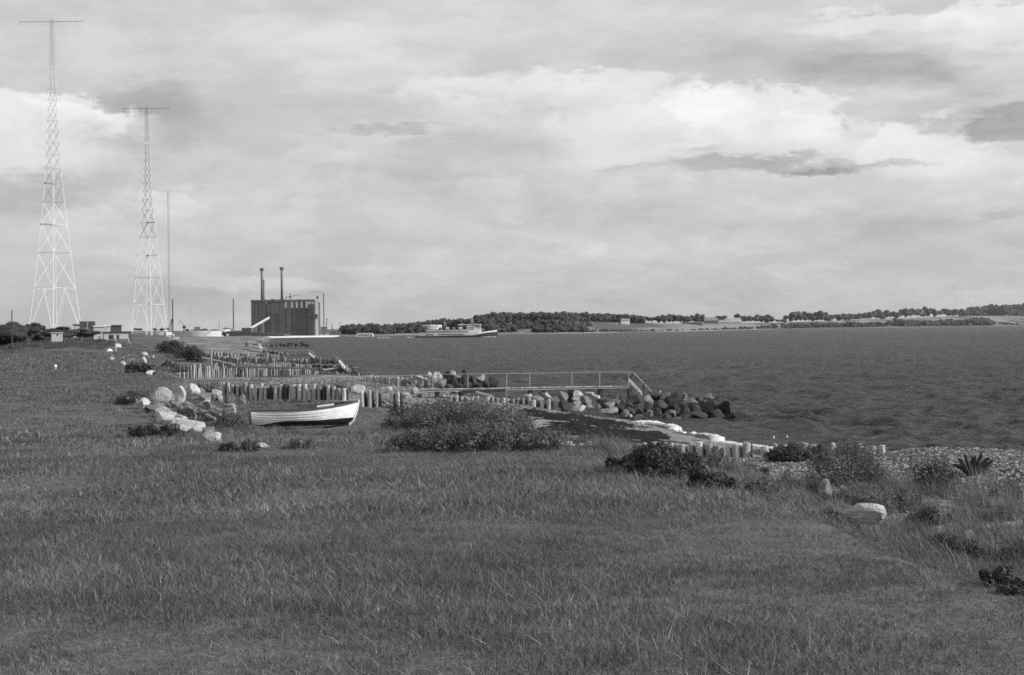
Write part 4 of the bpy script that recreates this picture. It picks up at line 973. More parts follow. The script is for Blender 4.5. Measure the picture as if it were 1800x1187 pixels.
    mb = MB(); mb.tube((0.62 * L, 0.20, sheer(.6) - 0.0), (0.78 * L, 0.22, sheer(.7) + 0.02), 0.03, 0.035, 5); mb.build('seat_rail', M['dull_white'], root)
    return root
boat()

# ------------------------------------------------------------------ shrubs and plants
def shrub(name, px_, py_, w_, h_, deep, nleaf, size, mat, label, cat='shrub', asp=0.34, D=None, seed=1, stems=14, nl=22, group=None, spikes=0, zadd=0.0):
    """a bush seen centred over the ground point (px_, py_), w_ x h_ photo pixels large"""
    if D is None: g = ground(px_, py_); D = g.y
    else: g = at(px_, py_, D); g.z = hz(g.x, g.y)
    W, H_ = pix(D, w_), max(0.10, at(px_, py_ - h_, D).z - g.z); rnd = np.random.RandomState(seed); root = empty(name, (g.x, g.y, g.z + zadd), 0, label, cat, group)
    # lobes spread along the ground like a thicket
    c = np.stack([rnd.uniform(-0.5, 0.5, nl) * W * 0.86, rnd.uniform(-0.5, 0.5, nl) * deep * 0.8, np.zeros(nl)], -1)
    env = np.sqrt(np.clip(1 - (c[:, 0] / (W * 0.5)) ** 2 * 0.95, 0.05, 1)); r = (0.24 + 0.12 * rnd.rand(nl)) * H_ * 1.35 * env
    c[:, 2] = np.maximum(H_ * env * rnd.uniform(0.30, 1.0, nl) - r * 1.02, r * 0.15)
    k = rnd.choice(nl, nleaf, p=r ** 2 / (r ** 2).sum()); d = rnd.normal(0, 1, (nleaf, 3)); d[:, 2] = np.where(rnd.rand(nleaf) < .5, np.abs(d[:, 2]), d[:, 2]); d /= np.linalg.norm(d, axis=1)[:, None]
    p = c[k] + d * (r[k] * (0.45 + 0.65 * rnd.rand(nleaf) ** 0.6) * np.where(rnd.rand(nleaf) < 0.10, 1.0 + 0.5 * rnd.rand(nleaf), 1.0))[:, None]; p[:, 2] = np.abs(p[:, 2])
    V, Fq = leaf_cloud(p, d, size * 1.3, rnd, aspect=asp); tone = 0.6 + 0.8 * rnd.rand(nleaf)
    mesh_obj('crown', V, Fq.tolist(), mat, root, tone=np.repeat(tone, 4))
    mb = MB()
    for i in range(stems):
        j = rnd.randint(nl); a = Vector((c[j][0] * 0.8, c[j][1] * 0.8, -0.05)); e = Vector(c[j]) + Vector((rnd.normal(0, r[j] * .4), rnd.normal(0, r[j] * .4), r[j] * rnd.uniform(.6, 1.05)))
        mb.path([a, (a + e) / 2 + Vector((rnd.normal(0, .06), 0, .03)), e], 0.012 + 0.0001 * D, 3)
    mb.build('stem', M['bark'], root)['kind'] = 'stuff'
    return root
shrub('beach_rose_thicket', 815, 782, 270, 88, 3.6, 24000, 0.075, M['leaf'], 'large dark leafy thicket humped between the boat and the near cove', seed=2, nl=110, stems=60, D=45.5)
shrub('beach_rose_thicket', 838, 792, 340, 52, 4.2, 24000, 0.060, M['leaf'], 'front slope of leafy scrub nearest the camera below the large thicket', seed=12, nl=110, stems=70)
shrub('beach_rose_thicket', 985, 790, 180, 46, 2.6, 10000, 0.072, M['leaf'], 'lower right shoulder of leafy scrub sloping down from the large thicket', seed=3, nl=50, stems=25, D=43.8)
shrub('beach_rose_thicket', 725, 745, 96, 50, 2.2, 3600, 0.085, M['leaf_dark'], 'dark left tip of scrub beside the gravel right of the boat', seed=4, nl=20, stems=15, D=48.5)
SH = [
 (1165, 834, 130, 62, 1.5, 8000, .045, 'leaf_dark', 'dark bush at the left end of the bank hiding groyne posts'),
 (1235, 838, 110, 34, 1.4, 3600, .045, 'leaf', 'low weedy bush in front of the bare pale posts'),
 (1290, 846, 120, 44, 1.4, 3800, .042, 'leaf', 'leafy weeds below the pale posts in the middle of the bank'),
 (1400, 812, 120, 34, 1.4, 5200, .05, 'leaf_dark', 'dark bush rising over the right half of the near groyne'),
 (1500, 850, 130, 84, 1.5, 6500, .040, 'leaf', 'tall brambly bush in the middle of the near bank'),
 (1560, 900, 120, 62, 1.1, 4200, .032, 'leaf', 'brambly bush above the largest bank boulder'),
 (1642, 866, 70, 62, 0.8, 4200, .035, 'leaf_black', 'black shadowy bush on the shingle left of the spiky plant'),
 (1615, 990, 250, 56, 0.8, 16000, .020, 'leaf_black', 'near-black bush carrying the shade of the hollow on the bank at the lower right'),  # shade of the hollow put into the leaf colour
 (1780, 876, 80, 34, 1.2, 1600, .035, 'leaf', 'low green mat of leaves on the shingle at the right edge'),
 (1730, 912, 130, 30, 1.2, 2600, .03, 'leaf', 'low weeds over the shingle below the white stone cluster'),
 (1800, 1010, 110, 70, 0.8, 3600, .022, 'leaf_dark', 'dark weeds cut by the right border of the view'),
 (1265, 838, 90, 22, 0.8, 3000, .03, 'leaf_black', 'near-black growth added as shade at the foot of the bank below the pale posts'),  # added growth, near black in place of shade under the tall grass
 (1345, 868, 110, 26, 0.7, 3600, .026, 'leaf_black', 'near-black growth added as bank shadow left of the half hidden stone'),  # likewise added, its colour paints the shadow along the bank edge
 (345, 742, 120, 28, 1.6, 2600, .05, 'leaf_dark', 'low weeds growing between the longest boulder and the boat'),
 (400, 752, 70, 40, 1.2, 1900, .05, 'leaf', 'weeds growing up against the stern of the boat'),
 (232, 712, 70, 26, 1.6, 1500, .07, 'leaf_dark', 'small dark weed patch at the left end of the boulder row'),
 (270, 770, 130, 30, 1.4, 3700, .05, 'leaf_black', 'weeds below the long boulders, the shade put into their near-black leaves'),  # leaf colour paints the shade on the near side of the boulders
 (420, 796, 90, 24, 1.0, 1700, .04, 'leaf_dark', 'dark low weeds left of the single pale stone'),
 (530, 790, 60, 26, 1.0, 1200, .04, 'leaf', 'weedy clump in the grass before the middle of the boat'),
 (590, 690, 40, 16, 1.5, 900, .09, 'leaf_dark', 'dark scrub at the seaward end of the tall groyne'),
 (240, 657, 60, 20, 4.0, 1200, .16, 'leaf_dark', 'dark scrub at the field edge left of the pale stone'),
 (300, 655, 60, 22, 4.0, 1200, .16, 'leaf_dark', 'scrub where the third groyne meets the land'),
 (360, 690, 60, 22, 2.0, 1200, .09, 'leaf', 'scrub behind the boulders at the landward end of the tall groyne'),
 (345, 634, 70, 16, 5.0, 900, .25, 'leaf_dark', 'low scrub running right from the round dark bush'),
 (575, 727, 26, 14, 0.5, 500, .04, 'leaf_dark', 'small dark weed standing behind the boat amidships')]
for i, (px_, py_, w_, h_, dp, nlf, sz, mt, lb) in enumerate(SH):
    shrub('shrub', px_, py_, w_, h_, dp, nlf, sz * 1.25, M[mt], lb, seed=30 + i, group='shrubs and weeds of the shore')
shrub('shrub', 305, 624, 44, 30, 7, 5200, 0.28, M['leaf_dark'], 'round dark bush on the shore edge below the right mast', seed=70, D=205, nl=18, group='shrubs and weeds of the shore')
shrub('shrub', 328, 628, 66, 24, 6, 4600, 0.26, M['leaf_dark'], 'trailing right half of scrub beside the round dark bush', seed=71, D=200, nl=16, group='shrubs and weeds of the shore')
BK = [(1050, 812), (1180, 842), (1330, 880), (1450, 918), (1560, 962), (1700, 1000), (1800, 1045)]
for i in range(22):
    f = (i + rr.random()) / 22; px_ = 1050 + 740 * f; yb_ = np.interp(px_, [b[0] for b in BK], [b[1] for b in BK]) - abs(rr.gauss(0, 1)) * 26 + 4
    mt = ('leaf', 'leaf_dark', 'leaf', 'leaf_dark')[i % 4]; w_ = rr.uniform(45, 100)
    shrub('weed_clump', px_, yb_, w_, rr.uniform(22, 46), 0.7, int(2200 * w_ / 70), .030 * (1 + (1800 - px_) / 900), M[mt], '%s ragged weed clump on the near bank, %s from the left' % ({'leaf': 'grey', 'leaf_dark': 'dark', 'leaf_black': 'blackish'}[mt], ordinal(i + 1)),
          'weeds', seed=200 + i, group='ragged weeds along the near bank', nl=14, stems=8)
# spiky plant: every large leaf a part
g = ground(1712, 838); sp = empty('spiky_plant', g, 0, 'dark plant with stiff leaves fanned out on the shingle crest', 'plant'); D = g.y
for i in range(15):
    f = (i + .5) / 15 - .5; a = f * 2.1 + rr.uniform(-.08, .08); L_ = pix(D, 46) * rr.uniform(.75, 1.05); dy = rr.uniform(-.5, .5)
    tip = Vector((math.sin(a) * L_, dy * L_ * .5, math.cos(a) * L_ * .95)); s = Vector((math.cos(a), 0, -math.sin(a))) * pix(D, 3.4)
    b0 = Vector((f * pix(D, 14), dy * .05, -.03)); mid = tip * 0.55 + Vector((f * .02, 0, .02))
    mesh_obj('leaf', [b0 - s * .5, b0 + s * .5, mid + s + Vector((0, .02, 0)), mid - s, tip * .9 + s * .6, tip * .9 - s * .6, tip, mid + Vector((0, -.03, 0)), b0 + Vector((0, -.02, 0))],
             [(0, 8, 7, 3), (8, 1, 2, 7), (3, 7, 4, 5), (7, 2, 4), (5, 4, 6)], M['leaf_dark'], sp, tone=np.full(9, .9))
base = leaf_cloud(np.random.RandomState(3).normal(0, 1, (420, 3)) * (pix(D, 12), .10, pix(D, 4)) + (0, 0, pix(D, 6)), np.tile((0, 0, 1.0), (420, 1)), .06, np.random.RandomState(4))
mesh_obj('crown', base[0], base[1].tolist(), M['leaf_dark'], sp, tone=np.full(1680, .7))
# ------------------------------------------------------------------ radio masts
def mast(px_, pyb, D, H_, prof, rot, R0, label, arm, antenna_w):
    base = at(px_, pyb, D); root = empty('radio_mast', base, 0, label, 'radio mast', 'pair of lattice radio masts')
    hs = [p[0] for p in prof]; rs_ = [p[1] for p in prof]
    def corner(i, z):
        r = np.interp(z, hs, rs_); a = rot + i * math.pi / 2; return Vector((math.cos(a) * r, math.sin(a) * r, z))
    levels = [0]; z = 0
    while z < hs[-2] - 2:
        z += max(4.0, np.interp(z, hs, rs_) * 1.8); levels.append(min(z, hs[-2]))
    pw = pix(D, 1.0)
    for i in range(4):
        mb = MB()
        for a, b in zip(levels[:-1], levels[1:]): mb.tube(corner(i, a), corner(i, b), pw * (0.62 - 0.42 * a / H_), pw * (0.62 - 0.42 * b / H_), 5)
        mb.build('leg', M['mast'], root)
        mb = MB(); c = corner(i, 0); mb.box(c.x - .9, c.x + .9, c.y - .9, c.y + .9, -1.6, 0.4); mb.build('footing', M['render'], root)
    for k, (a, b) in enumerate(zip(levels[:-1], levels[1:])):
        th = pw * (0.34 - 0.22 * a / H_)
        for i in range(4):
            mt = M['mast'] if a < H_ * .42 else M['mast_top']
            j = (i + 1) % 4
            if k == 0:
                mid = (corner(i, b) + corner(j, b)) / 2
                for q in (i, j): MB().tube(corner(q, a), mid, th, n=4).build('brace', mt, root)
            else:
                mb = MB(); mb.tube(corner(i, a), corner(j, b), th, n=4); mb.tube(corner(j, a), corner(i, b), th, n=4); mb.build('brace', mt, root)
            MB().tube(corner(i, b), corner(j, b), th * .9, n=4).build('strut', M['mast_top'] if k % 2 else mt, root)
    for zz in (levels[3], levels[5]):
        r = np.interp(zz, hs, rs_); mb = MB(); c = corner(2, zz); d = corner(1, zz)
        dirbox(mb, c, d, 0.8, 0.45); mb.build('platform', M['steel_mid'], root)
    # slender head of the mast and the cross arm with its droppers
    zt = hs[-2]; n_ = 8; mb = MB()
    for i in range(4): mb.tube(corner(i, zt), Vector((math.cos(rot + i * 1.5708) * .5, math.sin(rot + i * 1.5708) * .5, H_)), pw * .22)
    for q in range(n_):
        z0, z1 = zt + (H_ - zt) * q / n_, zt + (H_ - zt) * (q + 1) / n_; rr0, rr1 = np.interp(z0, hs, rs_), np.interp(z1, hs, rs_)
        for i in range(4):
            a0, a1 = rot + i * 1.5708, rot + (i + 1) * 1.5708
            mb.tube((math.cos(a0) * rr0, math.sin(a0) * rr0, z0), (math.cos(a1) * rr1, math.sin(a1) * rr1, z1), pw * .15)
    mb.build('mast_head', M['mast_top'], root)
    x0, x1 = [pix(D, a) for a in arm]
    MB().tube((x0, 0, H_), (x1, 0, H_), pw * .5).build('cross_arm', M['steel_mid'], root)
    MB().tube((0, 0, H_ - 1), (0, 0, H_ + pix(D, 5)), pw * .55).build('mast_cap', M['steel_mid'], root)
    for q in range(9):
        x = x0 + (x1 - x0) * q / 8
        if abs(x) > 2: MB().tube((x, 0, H_), (x, 0, H_ - pix(D, 8)), pw * .22).build('dropper', M['steel_mid'], root)
    return root
k1 = pix(541)
mast(97, 588, 541, 549 * k1, [(0, 45 * k1), (28 * k1, 40.5 * k1), (188 * k1, 22.5 * k1), (268 * k1, 14.5 * k1), (358 * k1, 9.8 * k1), (470 * k1, 4.4 * k1), (549 * k1, 1.0)], R(14), 45, 'taller lattice radio mast with a cross arm rising above the buildings on the left', (-57, 55), 0)
k2 = pix(737)
mast(262, 593, 737, 402 * k2, [(0, 32 * k2), (60 * k2, 26 * k2), (190 * k2, 13 * k2), (260 * k2, 7 * k2), (343 * k2, 4 * k2), (402 * k2, 1.0)], R(-68), 35, 'shorter lattice radio mast with a cross arm standing beside the oil tanks', (-42, 40), 0)
b = at(298, 590, 1010); g_ = empty('guyed_mast', b, 0, 'very thin guyed lattice mast behind the shorter radio mast', 'mast'); Hh = pix(1010, 255)
mb = MB()
for i in range(3):
    a = i * 2.094; mb.tube((math.cos(a) * .7, math.sin(a) * .7, 0), (math.cos(a) * .7, math.sin(a) * .7, Hh), .06, n=4)
mb.build('leg', M['galv'], g_); mb = MB()
for q in range(40):
    for i in range(3):
        a, c = i * 2.094, (i + 1) * 2.094; z0, z1 = Hh * q / 40, Hh * (q + 1) / 40
        mb.tube((math.cos(a) * .7, math.sin(a) * .7, z0), (math.cos(c) * .7, math.sin(c) * .7, z1), .06, n=3)
mb.build('lattice', M['steel_mid'], g_)
for i in range(3):
    for zz in (.5, .97): MB().tube((0, 0, Hh * zz), (math.cos(i * 2.09 + .4) * 45 * zz, math.sin(i * 2.09 + .4) * 45 * zz, 0), .03, n=3).build('guy_wire', M['steel_mid'], g_)

# ------------------------------------------------------------------ power station and quay
QD = 1012.0
qa, qb = at(300, 600, QD), at(640, 592, QD)
mb = MB(); qz = 0.75
qp = [(at(360, 595, 900).x, 900), (at(470, 595, 960).x, 960), (at(585, 595, QD).x, QD), (at(600, 595, 1100).x, 1100), (at(600, 590, 1400).x, 1400), (at(150, 590, 1400).x, 1400), (at(240, 590, 900).x, 900)]
n_ = len(qp); vq = [(x, y, -1.5) for x, y in qp] + [(x, y, qz) for x, y in qp]
quay = mesh_obj('quay_pavement', vq, [tuple(range(n_, 2 * n_))] + [(i, (i + 1) % n_, (i + 1) % n_ + n_, i + n_) for i in range(n_)], M['dull_white']); tag(quay, 'pale quay in front of the power station', None, kind='structure')

PD = 1116.0; kk = pix(PD)
P0 = at(441.3, 590.5, PD); P0.z = qz
ps = empty('power_station', P0, 0, 'dark block shaped power station with two tall chimneys by the water', 'power station')
def X(px_): return (at(px_, 560, PD).x - P0.x)
def Z(py_, px_=500): return at(px_, py_, PD).z - P0.z
zt = Z(527.5, 490); dep = 34
# the front is a row of tall wall panels with recessed joints; the slots between the right hand ones are open bright strips
edges = [441.3, 448, 455, 461, 466.6, 469.2, 476, 484, 492, 500.8, 504, 511.6, 515, 520.2, 523.6, 528.8, 532, 537.4, 540.8, 546, 553.7]
mb = MB(); mb.box(X(442.3), X(552.7), 0.6, dep, 0, Z(531)); mb.build('core', M['brick'], ps)
for i, (a, c) in enumerate(zip(edges[:-1], edges[1:])):
    narrow = i in (4, 9, 11, 13, 15, 17)
    if narrow:
        top = Z(531); z0 = 0 if i == 4 else 0; lit0, lit1 = (Z(533), Z(527.7)) if i in (4,) else (Z(541.5), Z(530.5))
        mb = MB(); mb.box(X(a) - .0, X(c), 0.35, 0.6, lit0, lit1); mb.build('slot_window', M['dull_white'], ps)
        mb = MB(); mb.box(X(a) + .1, X(c) - .1, 0.3, 0.58, 0, lit0 - .1); mb.build('wall_panel', M['brick'], ps)
    else:
        mb = MB(); mb.box(X(a) + .08, X(c) - .08, 0.0 + 0.12 * (i % 2), 0.55, 0, Z(530.5)); mb.build('wall_panel', M['brick'], ps)
for i in range(6):
    mb = MB(); mb.box(X(541 + 2.1 * i), X(542 + 2.1 * i), -0.1, 0.0, Z(536 - (i % 2) * 2), Z(528.3)); mb.build('slot_window', M['dull_white'], ps)
for r_ in range(3):
    for c_ in range(10):
        x = 503 + c_ * 4.8; y = 571 + r_ * 4.5 - (0 if r_ else 1); mb = MB(); mb.box(X(x), X(x + 1.6), -0.06, 0.0, Z(y + 1.6), Z(y)); mb.build('window', M['glass'], ps)
for y in (545.5, 550, 556.5): 
    mb = MB(); mb.box(X(503.5), X(552.5), -0.05, 0.02, Z(y + .5), Z(y)); mb.build('floor_band', M['steel_dark'], ps)
for c_ in range(9):
    x = 471 + c_ * 3.4; mb = MB(); mb.box(X(x), X(x + 1.0), -0.04, 0.1, Z(586), Z(551)); mb.build('window_strip', M['steel_dark'], ps)
mb = MB(); mb.box(X(441.0), X(554.0), -0.35, 0.8, Z(530.4), Z(527.0)); mb.build('parapet', M['brick'], ps)
mb = MB(); mb.box(X(546), X(552), -1.2, 0, Z(563), Z(556)); mb.build('bay', M['steel_dark'], ps)
mb = MB(); mb.box(X(442), X(553), 1, dep - 1, Z(531.5), Z(530.6)); mb.build('roof', M['roof'], ps)
for a, c, h0 in ((474, 480, 525.5), (488, 497, 526), (521, 524, 526)):
    mb = MB(); mb.box(X(a), X(c), 6, 12, Z(531), Z(h0)); mb.build('roof_house', M['steel_dark'], ps)
def chimney(px_, top, w_, second):
    c0 = X(px_); mb = MB(); mb.cyl(c0, 14, Z(531), Z(top), w_ * kk / 2, 14, w_ * kk / 2 * .9); ch = mb.build('chimney', M['conc_dark'], ps, True)
    mb = MB(); mb.cyl(c0, 14, Z(top + 4), Z(top) + .3, w_ * kk / 2 * 1.45, 14); mb.build('chimney_head', M['steel_dark'], ch)
    if second:
        mb = MB(); mb.tube((X(px_ + 2.6), 14.5, Z(505)), (X(px_ + 2.6), 14.5, Z(490)), w_ * kk * .38, n=10); mb.build('side_flue', M['conc_dark'], ch)
        for x in (px_ - 2.2, px_ + 5): mb = MB(); mb.tube((X(x), 15, Z(531)), (X(px_ + 1.5), 14.5, Z(508)), .5, n=5); mb.build('support_leg', M['conc_dark'], ch)
        mb = MB(); mb.tube((X(px_ + 2.6), 14.5, Z(527)), (X(px_ + 2.6), 14.5, Z(505)), w_ * kk * .38, n=10); mb.build('side_flue', M['conc_dark'], ch)
chimney(455.6, 470.5, 4.6, True); chimney(491, 469.3, 4.6, False)
# right flank: bright scaffold lift tower
L0 = at(556.5, 590, PD - 3); sc = empty('scaffold_tower', (L0.x, L0.y, qz), 0, 'pale scaffold hoist tower against the right flank of the power station', 'scaffold')
hz_ = at(557, 513, PD).z - qz; w2 = 1.1
for x in (-w2, w2):
    for y in (0, 2.0): MB().tube((x, y, 0), (x, y, hz_ * .80 if x < 0 else hz_), .13).build('pole', M['galv'], sc)
nlev = 13
for q in range(nlev):
    z0, z1 = hz_ * .8 * q / nlev, hz_ * .8 * (q + 1) / nlev
    mb = MB(); mb.box(-w2, w2, 0.1, 1.9, z1 - .08, z1); mb.build('floor', M['dull_white'], sc)
    MB().tube((-w2, 0, z0), (w2, 0, z1), .08, n=3).build('brace', M['galv'], sc)
mb = MB(); mb.box(-w2 * .9, w2 * .5, 0.3, 1.8, 0.0, hz_ * .76); mb.build('lift_shaft', M['dull_white'], sc)
mb = MB(); mb.box(-w2, w2 * .7, -.3, 0.3, Z(561), Z(553)); mb.build('hoist_cage', M['steel_dark'], sc)
mb = MB(); mb.box(0.3, w2 * 1.3, -.3, 1.3, Z(527), Z(521)); mb.build('winch_house', M['steel_dark'], sc)
MB().path([(-6.0, 1, hz_ - .8), (0, 1, hz_), (5.2, 1, hz_ - .8)], .14).build('jib', M['steel_dark'], sc)
L1 = at(569.5, 588, PD + 6); pl_ = empty('pole_crane', (L1.x, L1.y, qz), 0, 'tall thin pole standing right of the power station', 'mast')
MB().tube((0, 0, 0), (0, 0, at(569, 515, PD).z - qz), .42, .38, 6).build('pole', M['steel_dark'], pl_)
# tower crane on the roof
tc_ = at(510, 531, PD + 12); cr = empty('tower_crane', tc_, 0, 'small tower crane with a level jib on the roof of the power station', 'crane')
MB().tube((0, 0, -1.5), (0, 0, pix(PD, 16)), .30).build('crane_mast', M['steel_dark'], cr)
MB().tube((pix(PD, -8), 0, pix(PD, 8.5)), (pix(PD, 19), 0, pix(PD, 12.5)), .22).build('jib', M['steel_dark'], cr)
mb = MB(); mb.box(pix(PD, -8), pix(PD, -6), -.5, .5, pix(PD, 6), pix(PD, 9)); mb.build('counterweight', M['steel_dark'], cr)
mb = MB(); mb.box(-.7, .8, -.7, .7, pix(PD, 7.5), pix(PD, 10)); mb.build('cab', M['steel_dark'], cr)
# inclined white conveyor and the long dark shed
cv = at(434, 584, PD - 18); cvr = empty('conveyor', (cv.x, cv.y, qz), 0, 'white inclined conveyor gallery rising against the power station', 'conveyor')
a_ = at(433, 583.5, PD - 18) - Vector((cv.x, cv.y, qz)); b_ = at(473.3, 560.5, PD - 12) - Vector((cv.x, cv.y, qz))
mb = MB(); dirbox(mb, a_, b_, 2.2, 1.7); mb.build('gallery', M['white'], cvr)
mb = MB(); dirbox(mb, a_ + Vector((0, -1.15, 0.1)), b_ + Vector((0, -1.15, 0.1)), 0.1, .35); mb.build('underside_rail', M['steel_dark'], cvr)
for f in (.42, .72):
    p = a_.lerp(b_, f); MB().tube((p.x, p.y, 0), (p.x, p.y, p.z + .1), .22).build('trestle', M['render'], cvr)
sh = at(374, 592, 1030); shr = empty('long_shed', (sh.x, sh.y, 0), 0, 'long low dark shed stretching in front of the power station', 'shed')
def XS_(px_, D): return at(px_, 590, D).x - sh.x
z_ = lambda y, x=420: at(x, y, 1030).z
mb = MB(); mb.prism([(XS_(399, 1030), .3), (XS_(500, 1030), .3), (XS_(500, 1030), z_(587.2, 500)), (XS_(430, 1030), z_(583.4, 430)), (XS_(412, 1030), z_(582.2, 412)), (XS_(399, 1030), z_(582.6, 399))], 0, 22); mb.build('wall', M['steel_dark'], shr)
mb = MB(); mb.prism([(XS_(373, 1030), z_(586.8, 373)), (XS_(398.6, 1030), z_(587.0, 398)), (XS_(398.6, 1030), z_(583.4, 398)), (XS_(373, 1030), z_(584.0, 373))], 0, 12); mb.build('canopy', M['steel_dark'], shr)
mb = MB(); mb.box(XS_(384.6, 1030), XS_(398.4, 1030), 6, 12, .3, z_(587)); mb.build('back_wall', M['steel_dark'], shr)
mb = MB(); mb.box(XS_(398, 1030), XS_(401.5, 1030), -1.2, -.1, .3, z_(587)); mb.build('door', M['dull_white'], shr)
mb = MB(); mb.box(XS_(421, 1030), XS_(438, 1030), 8, 20, z_(584), z_(576.4, 430)); mb.build('upper_house', M['brick'], shr)
# oil tanks
def tank(px0, px1, ytop, ybot, D, label, bund=None, grp='oil tanks'):
    c = at((px0 + px1) / 2, ybot, D); r = pix(D, (px1 - px0) / 2); root = empty('oil_tank', (c.x, c.y + r, c.z - .4), 0, label, 'oil tank', grp)
    H_ = at((px0 + px1) / 2, ytop, D).z - c.z + .4; nst = 4
    for q in range(nst):
        mb = MB(); mb.cyl(0, 0, H_ * q / nst + .02, H_ * (q + 1) / nst, r - .03 * (q % 2), 48); mb.build('shell_ring', M['aluminium'], root, False)
    for o_ in root.children: o_.data.polygons.foreach_set('use_smooth', [len(p.vertices) == 4 for p in o_.data.polygons])
    mb = MB(); mb.cyl(0, 0, H_ + .01, H_ + pix(D, .7), r * .99, 40, r * .2); mb.build('roof', M['steel_mid'], root)
    mb = MB(); mb.tube((r * .3, -r * .98, 0), (r * .62, -r * .82, H_), .25, n=4); mb.build('stair', M['steel_mid'], root)
    if bund:
        z1 = at((px0 + px1) / 2, bund[0], D).z - root.location.z; z0 = at((px0 + px1) / 2, bund[1], D).z - root.location.z
        mb = MB(); mb.cyl(0, 0, z0, z1, r * bund[2], 48); mb.build('bund_wall', M['render'], root)
    return root
tank(311, 382, 582.5, 590, 960, 'widest oil tank with a pale curved wall between the thin poles', (590.5, 595, 1.08))
tank(262, 298, 584, 591, 900, 'oil tank seen through the legs of the shorter radio mast')
tank(366, 402, 579, 583, 1080, 'low white oil tank behind the canopy of the long shed')
tank(738, 776, 571.5, 588, 1320, 'single oil tank on the far shore behind the ferry')
# sheds and clutter on the quay
def block(px0, px1, y0, y1, D, dep, mat, name, label, cat, roof=None, grp=None, extra=None, base=None):
    a = at(px0, y1, D); b = at(px1, y1, D); zt_ = at((px0 + px1) / 2, y0, D).z
    z0 = base if base is not None else min(a.z, hz(a.x, a.y) if D < 900 else a.z) - .3
    root = empty(name, (a.x, a.y, z0), math.atan2(-a.x, D), label, cat, grp); W_ = b.x - a.x; H_ = zt_ - z0
    mb = MB(); mb.box(0, W_, 0, dep, 0, H_ - (0.35 if roof else 0)); mb.build('wall', M[mat], root)
    if roof: mb = MB(); mb.box(-.25, W_ + .25, -.35, dep + .3, H_ - .34, H_); mb.build('roof', M[roof], root)
    k_ = pix(D)
    for (nm, x0, x1, ya, yb, mt, dy) in (extra or []):
        mb = MB(); mb.box((x0 - px0) * k_, (x1 - px0) * k_, -abs(dy), 0.02, at(px0, yb, D).z - z0, at(px0, ya, D).z - z0); mb.build(nm, M[mt], root)
    return root
block(284, 299, 591, 597, 700, 6, 'render', 'low_building', 'small white block at the foot of the shorter radio mast right leg', 'hut', grp='small sheds near the masts', roof='dull_white')
block(306, 314, 593, 600, 690, 5, 'white', 'low_building', 'white gabled hut end just right of the dark round bush', 'hut', grp='small sheds near the masts', roof='dull_white')
block(247, 273, 595, 600, 720, 8, 'render', 'low_building', 'low white plinth around the near leg of the shorter radio mast', 'plinth', grp='small sheds near the masts', roof='dull_white')
block(564, 575, 575, 588, 1150, 8, 'steel_mid', 'low_building', 'grey plant shed immediately right of the scaffold tower', 'shed', 'roof', 'sheds right of the power station')
block(576, 592, 583, 590, 1140, 8, 'render', 'low_building', 'pale low shed right of the grey plant shed', 'shed', 'roof', 'sheds right of the power station', [('window', 578 + i * 2.4, 579.4 + i * 2.4, 585, 588, 'glass', .05) for i in range(5)])
block(593, 608, 581, 590, 1160, 8, 'steel_mid', 'low_building', 'dull grey shed nearest the dark trees right of the power station', 'shed', 'roof', 'sheds right of the power station')
block(341, 352, 574.8, 577.5, 1380, 8, 'conc_dark', 'low_building', 'dark roofline far behind the widest oil tank', 'building', base=0.5)
# white round fronted barge
bg_ = at(625, 591.4, 1010); br2 = empty('white_boat', (bg_.x, bg_.y, 0.0), 0, 'long white cabin boat with a rounded front left of the ferry', 'boat')
W_ = pix(1010, 31); Hh = pix(1010, 6.5)
mb = MB(); mb.prism([(0, 0), (W_, 0), (W_ * .985, Hh * .5), (W_ * .94, Hh * .85), (W_ * .88, Hh), (W_ * .10, Hh), (W_ * .03, Hh * .62)], 0, 4); mb.build('hull', M['dull_white'], br2)
mb = MB(); mb.box(W_ * .12, W_ * .80, -.06, 0, Hh * .28, Hh * .62); mb.build('window_band', M['steel_mid'], br2)
mb = MB(); mb.box(W_ * .86, W_ * .92, -.06, 0, Hh * .1, Hh * .6); mb.build('door', M['glass'], br2)
# tall poles and harbour cranes
def pole(px_, y0, y1, D, r_, label, mat='steel_dark', cat='pole', name='tall_pole', grp=None, base=None):
    a = at(px_, y1, D); root = empty(name, (a.x, a.y, a.z if base is None else base), 0, label, cat, grp)
    MB().tube((0, 0, 0), (0, 0, at(px_, y0, D).z - root.location.z), r_, r_ * .85, 8).build('shaft', M[mat], root)
    if D > 600: MB().tube((0, 0, -.2), (0, 0, 1.2), r_ * 2.2, r_ * 1.6, 8).build('base', M['render'], root)
    return root
pole(304, 526, 590, 900, .42, 'dark slim chimney pole between the masts and the widest oil tank', grp='slim dark poles by the tanks')
pole(410.6, 525, 584, 1100, .5, 'dark slim chimney pole left of the power station', grp='slim dark poles by the tanks')
pole(385.5, 563, 577, 1200, .2, 'faint short pole midway between the two slim chimney poles', grp='slim dark poles by the tanks')
pole(597, 565, 581, 1200, .2, 'faint short pole above the sheds right of the power station', grp='slim dark poles by the tanks')
def crane(px_, yb, D, pts, label, w_=.8, cab=None):
    a = at(px_, yb, D); root = empty('harbour_crane', a, 0, label, 'crane', 'harbour cranes')
    for nm, p, q, r_ in pts: MB().tube(at(p[0], p[1], D) - a, at(q[0], q[1], D) - a, pix(D, r_)).build(nm, M['steel_dark'], root)
    if cab: c = at(cab[0], cab[1], D) - a; mb = MB(); s = pix(D, cab[2]); mb.box(c.x - s, c.x + s, c.y - 1.5, c.y + 1.5, c.z - s, c.z + s); mb.build('cab', M['steel_dark'], root)
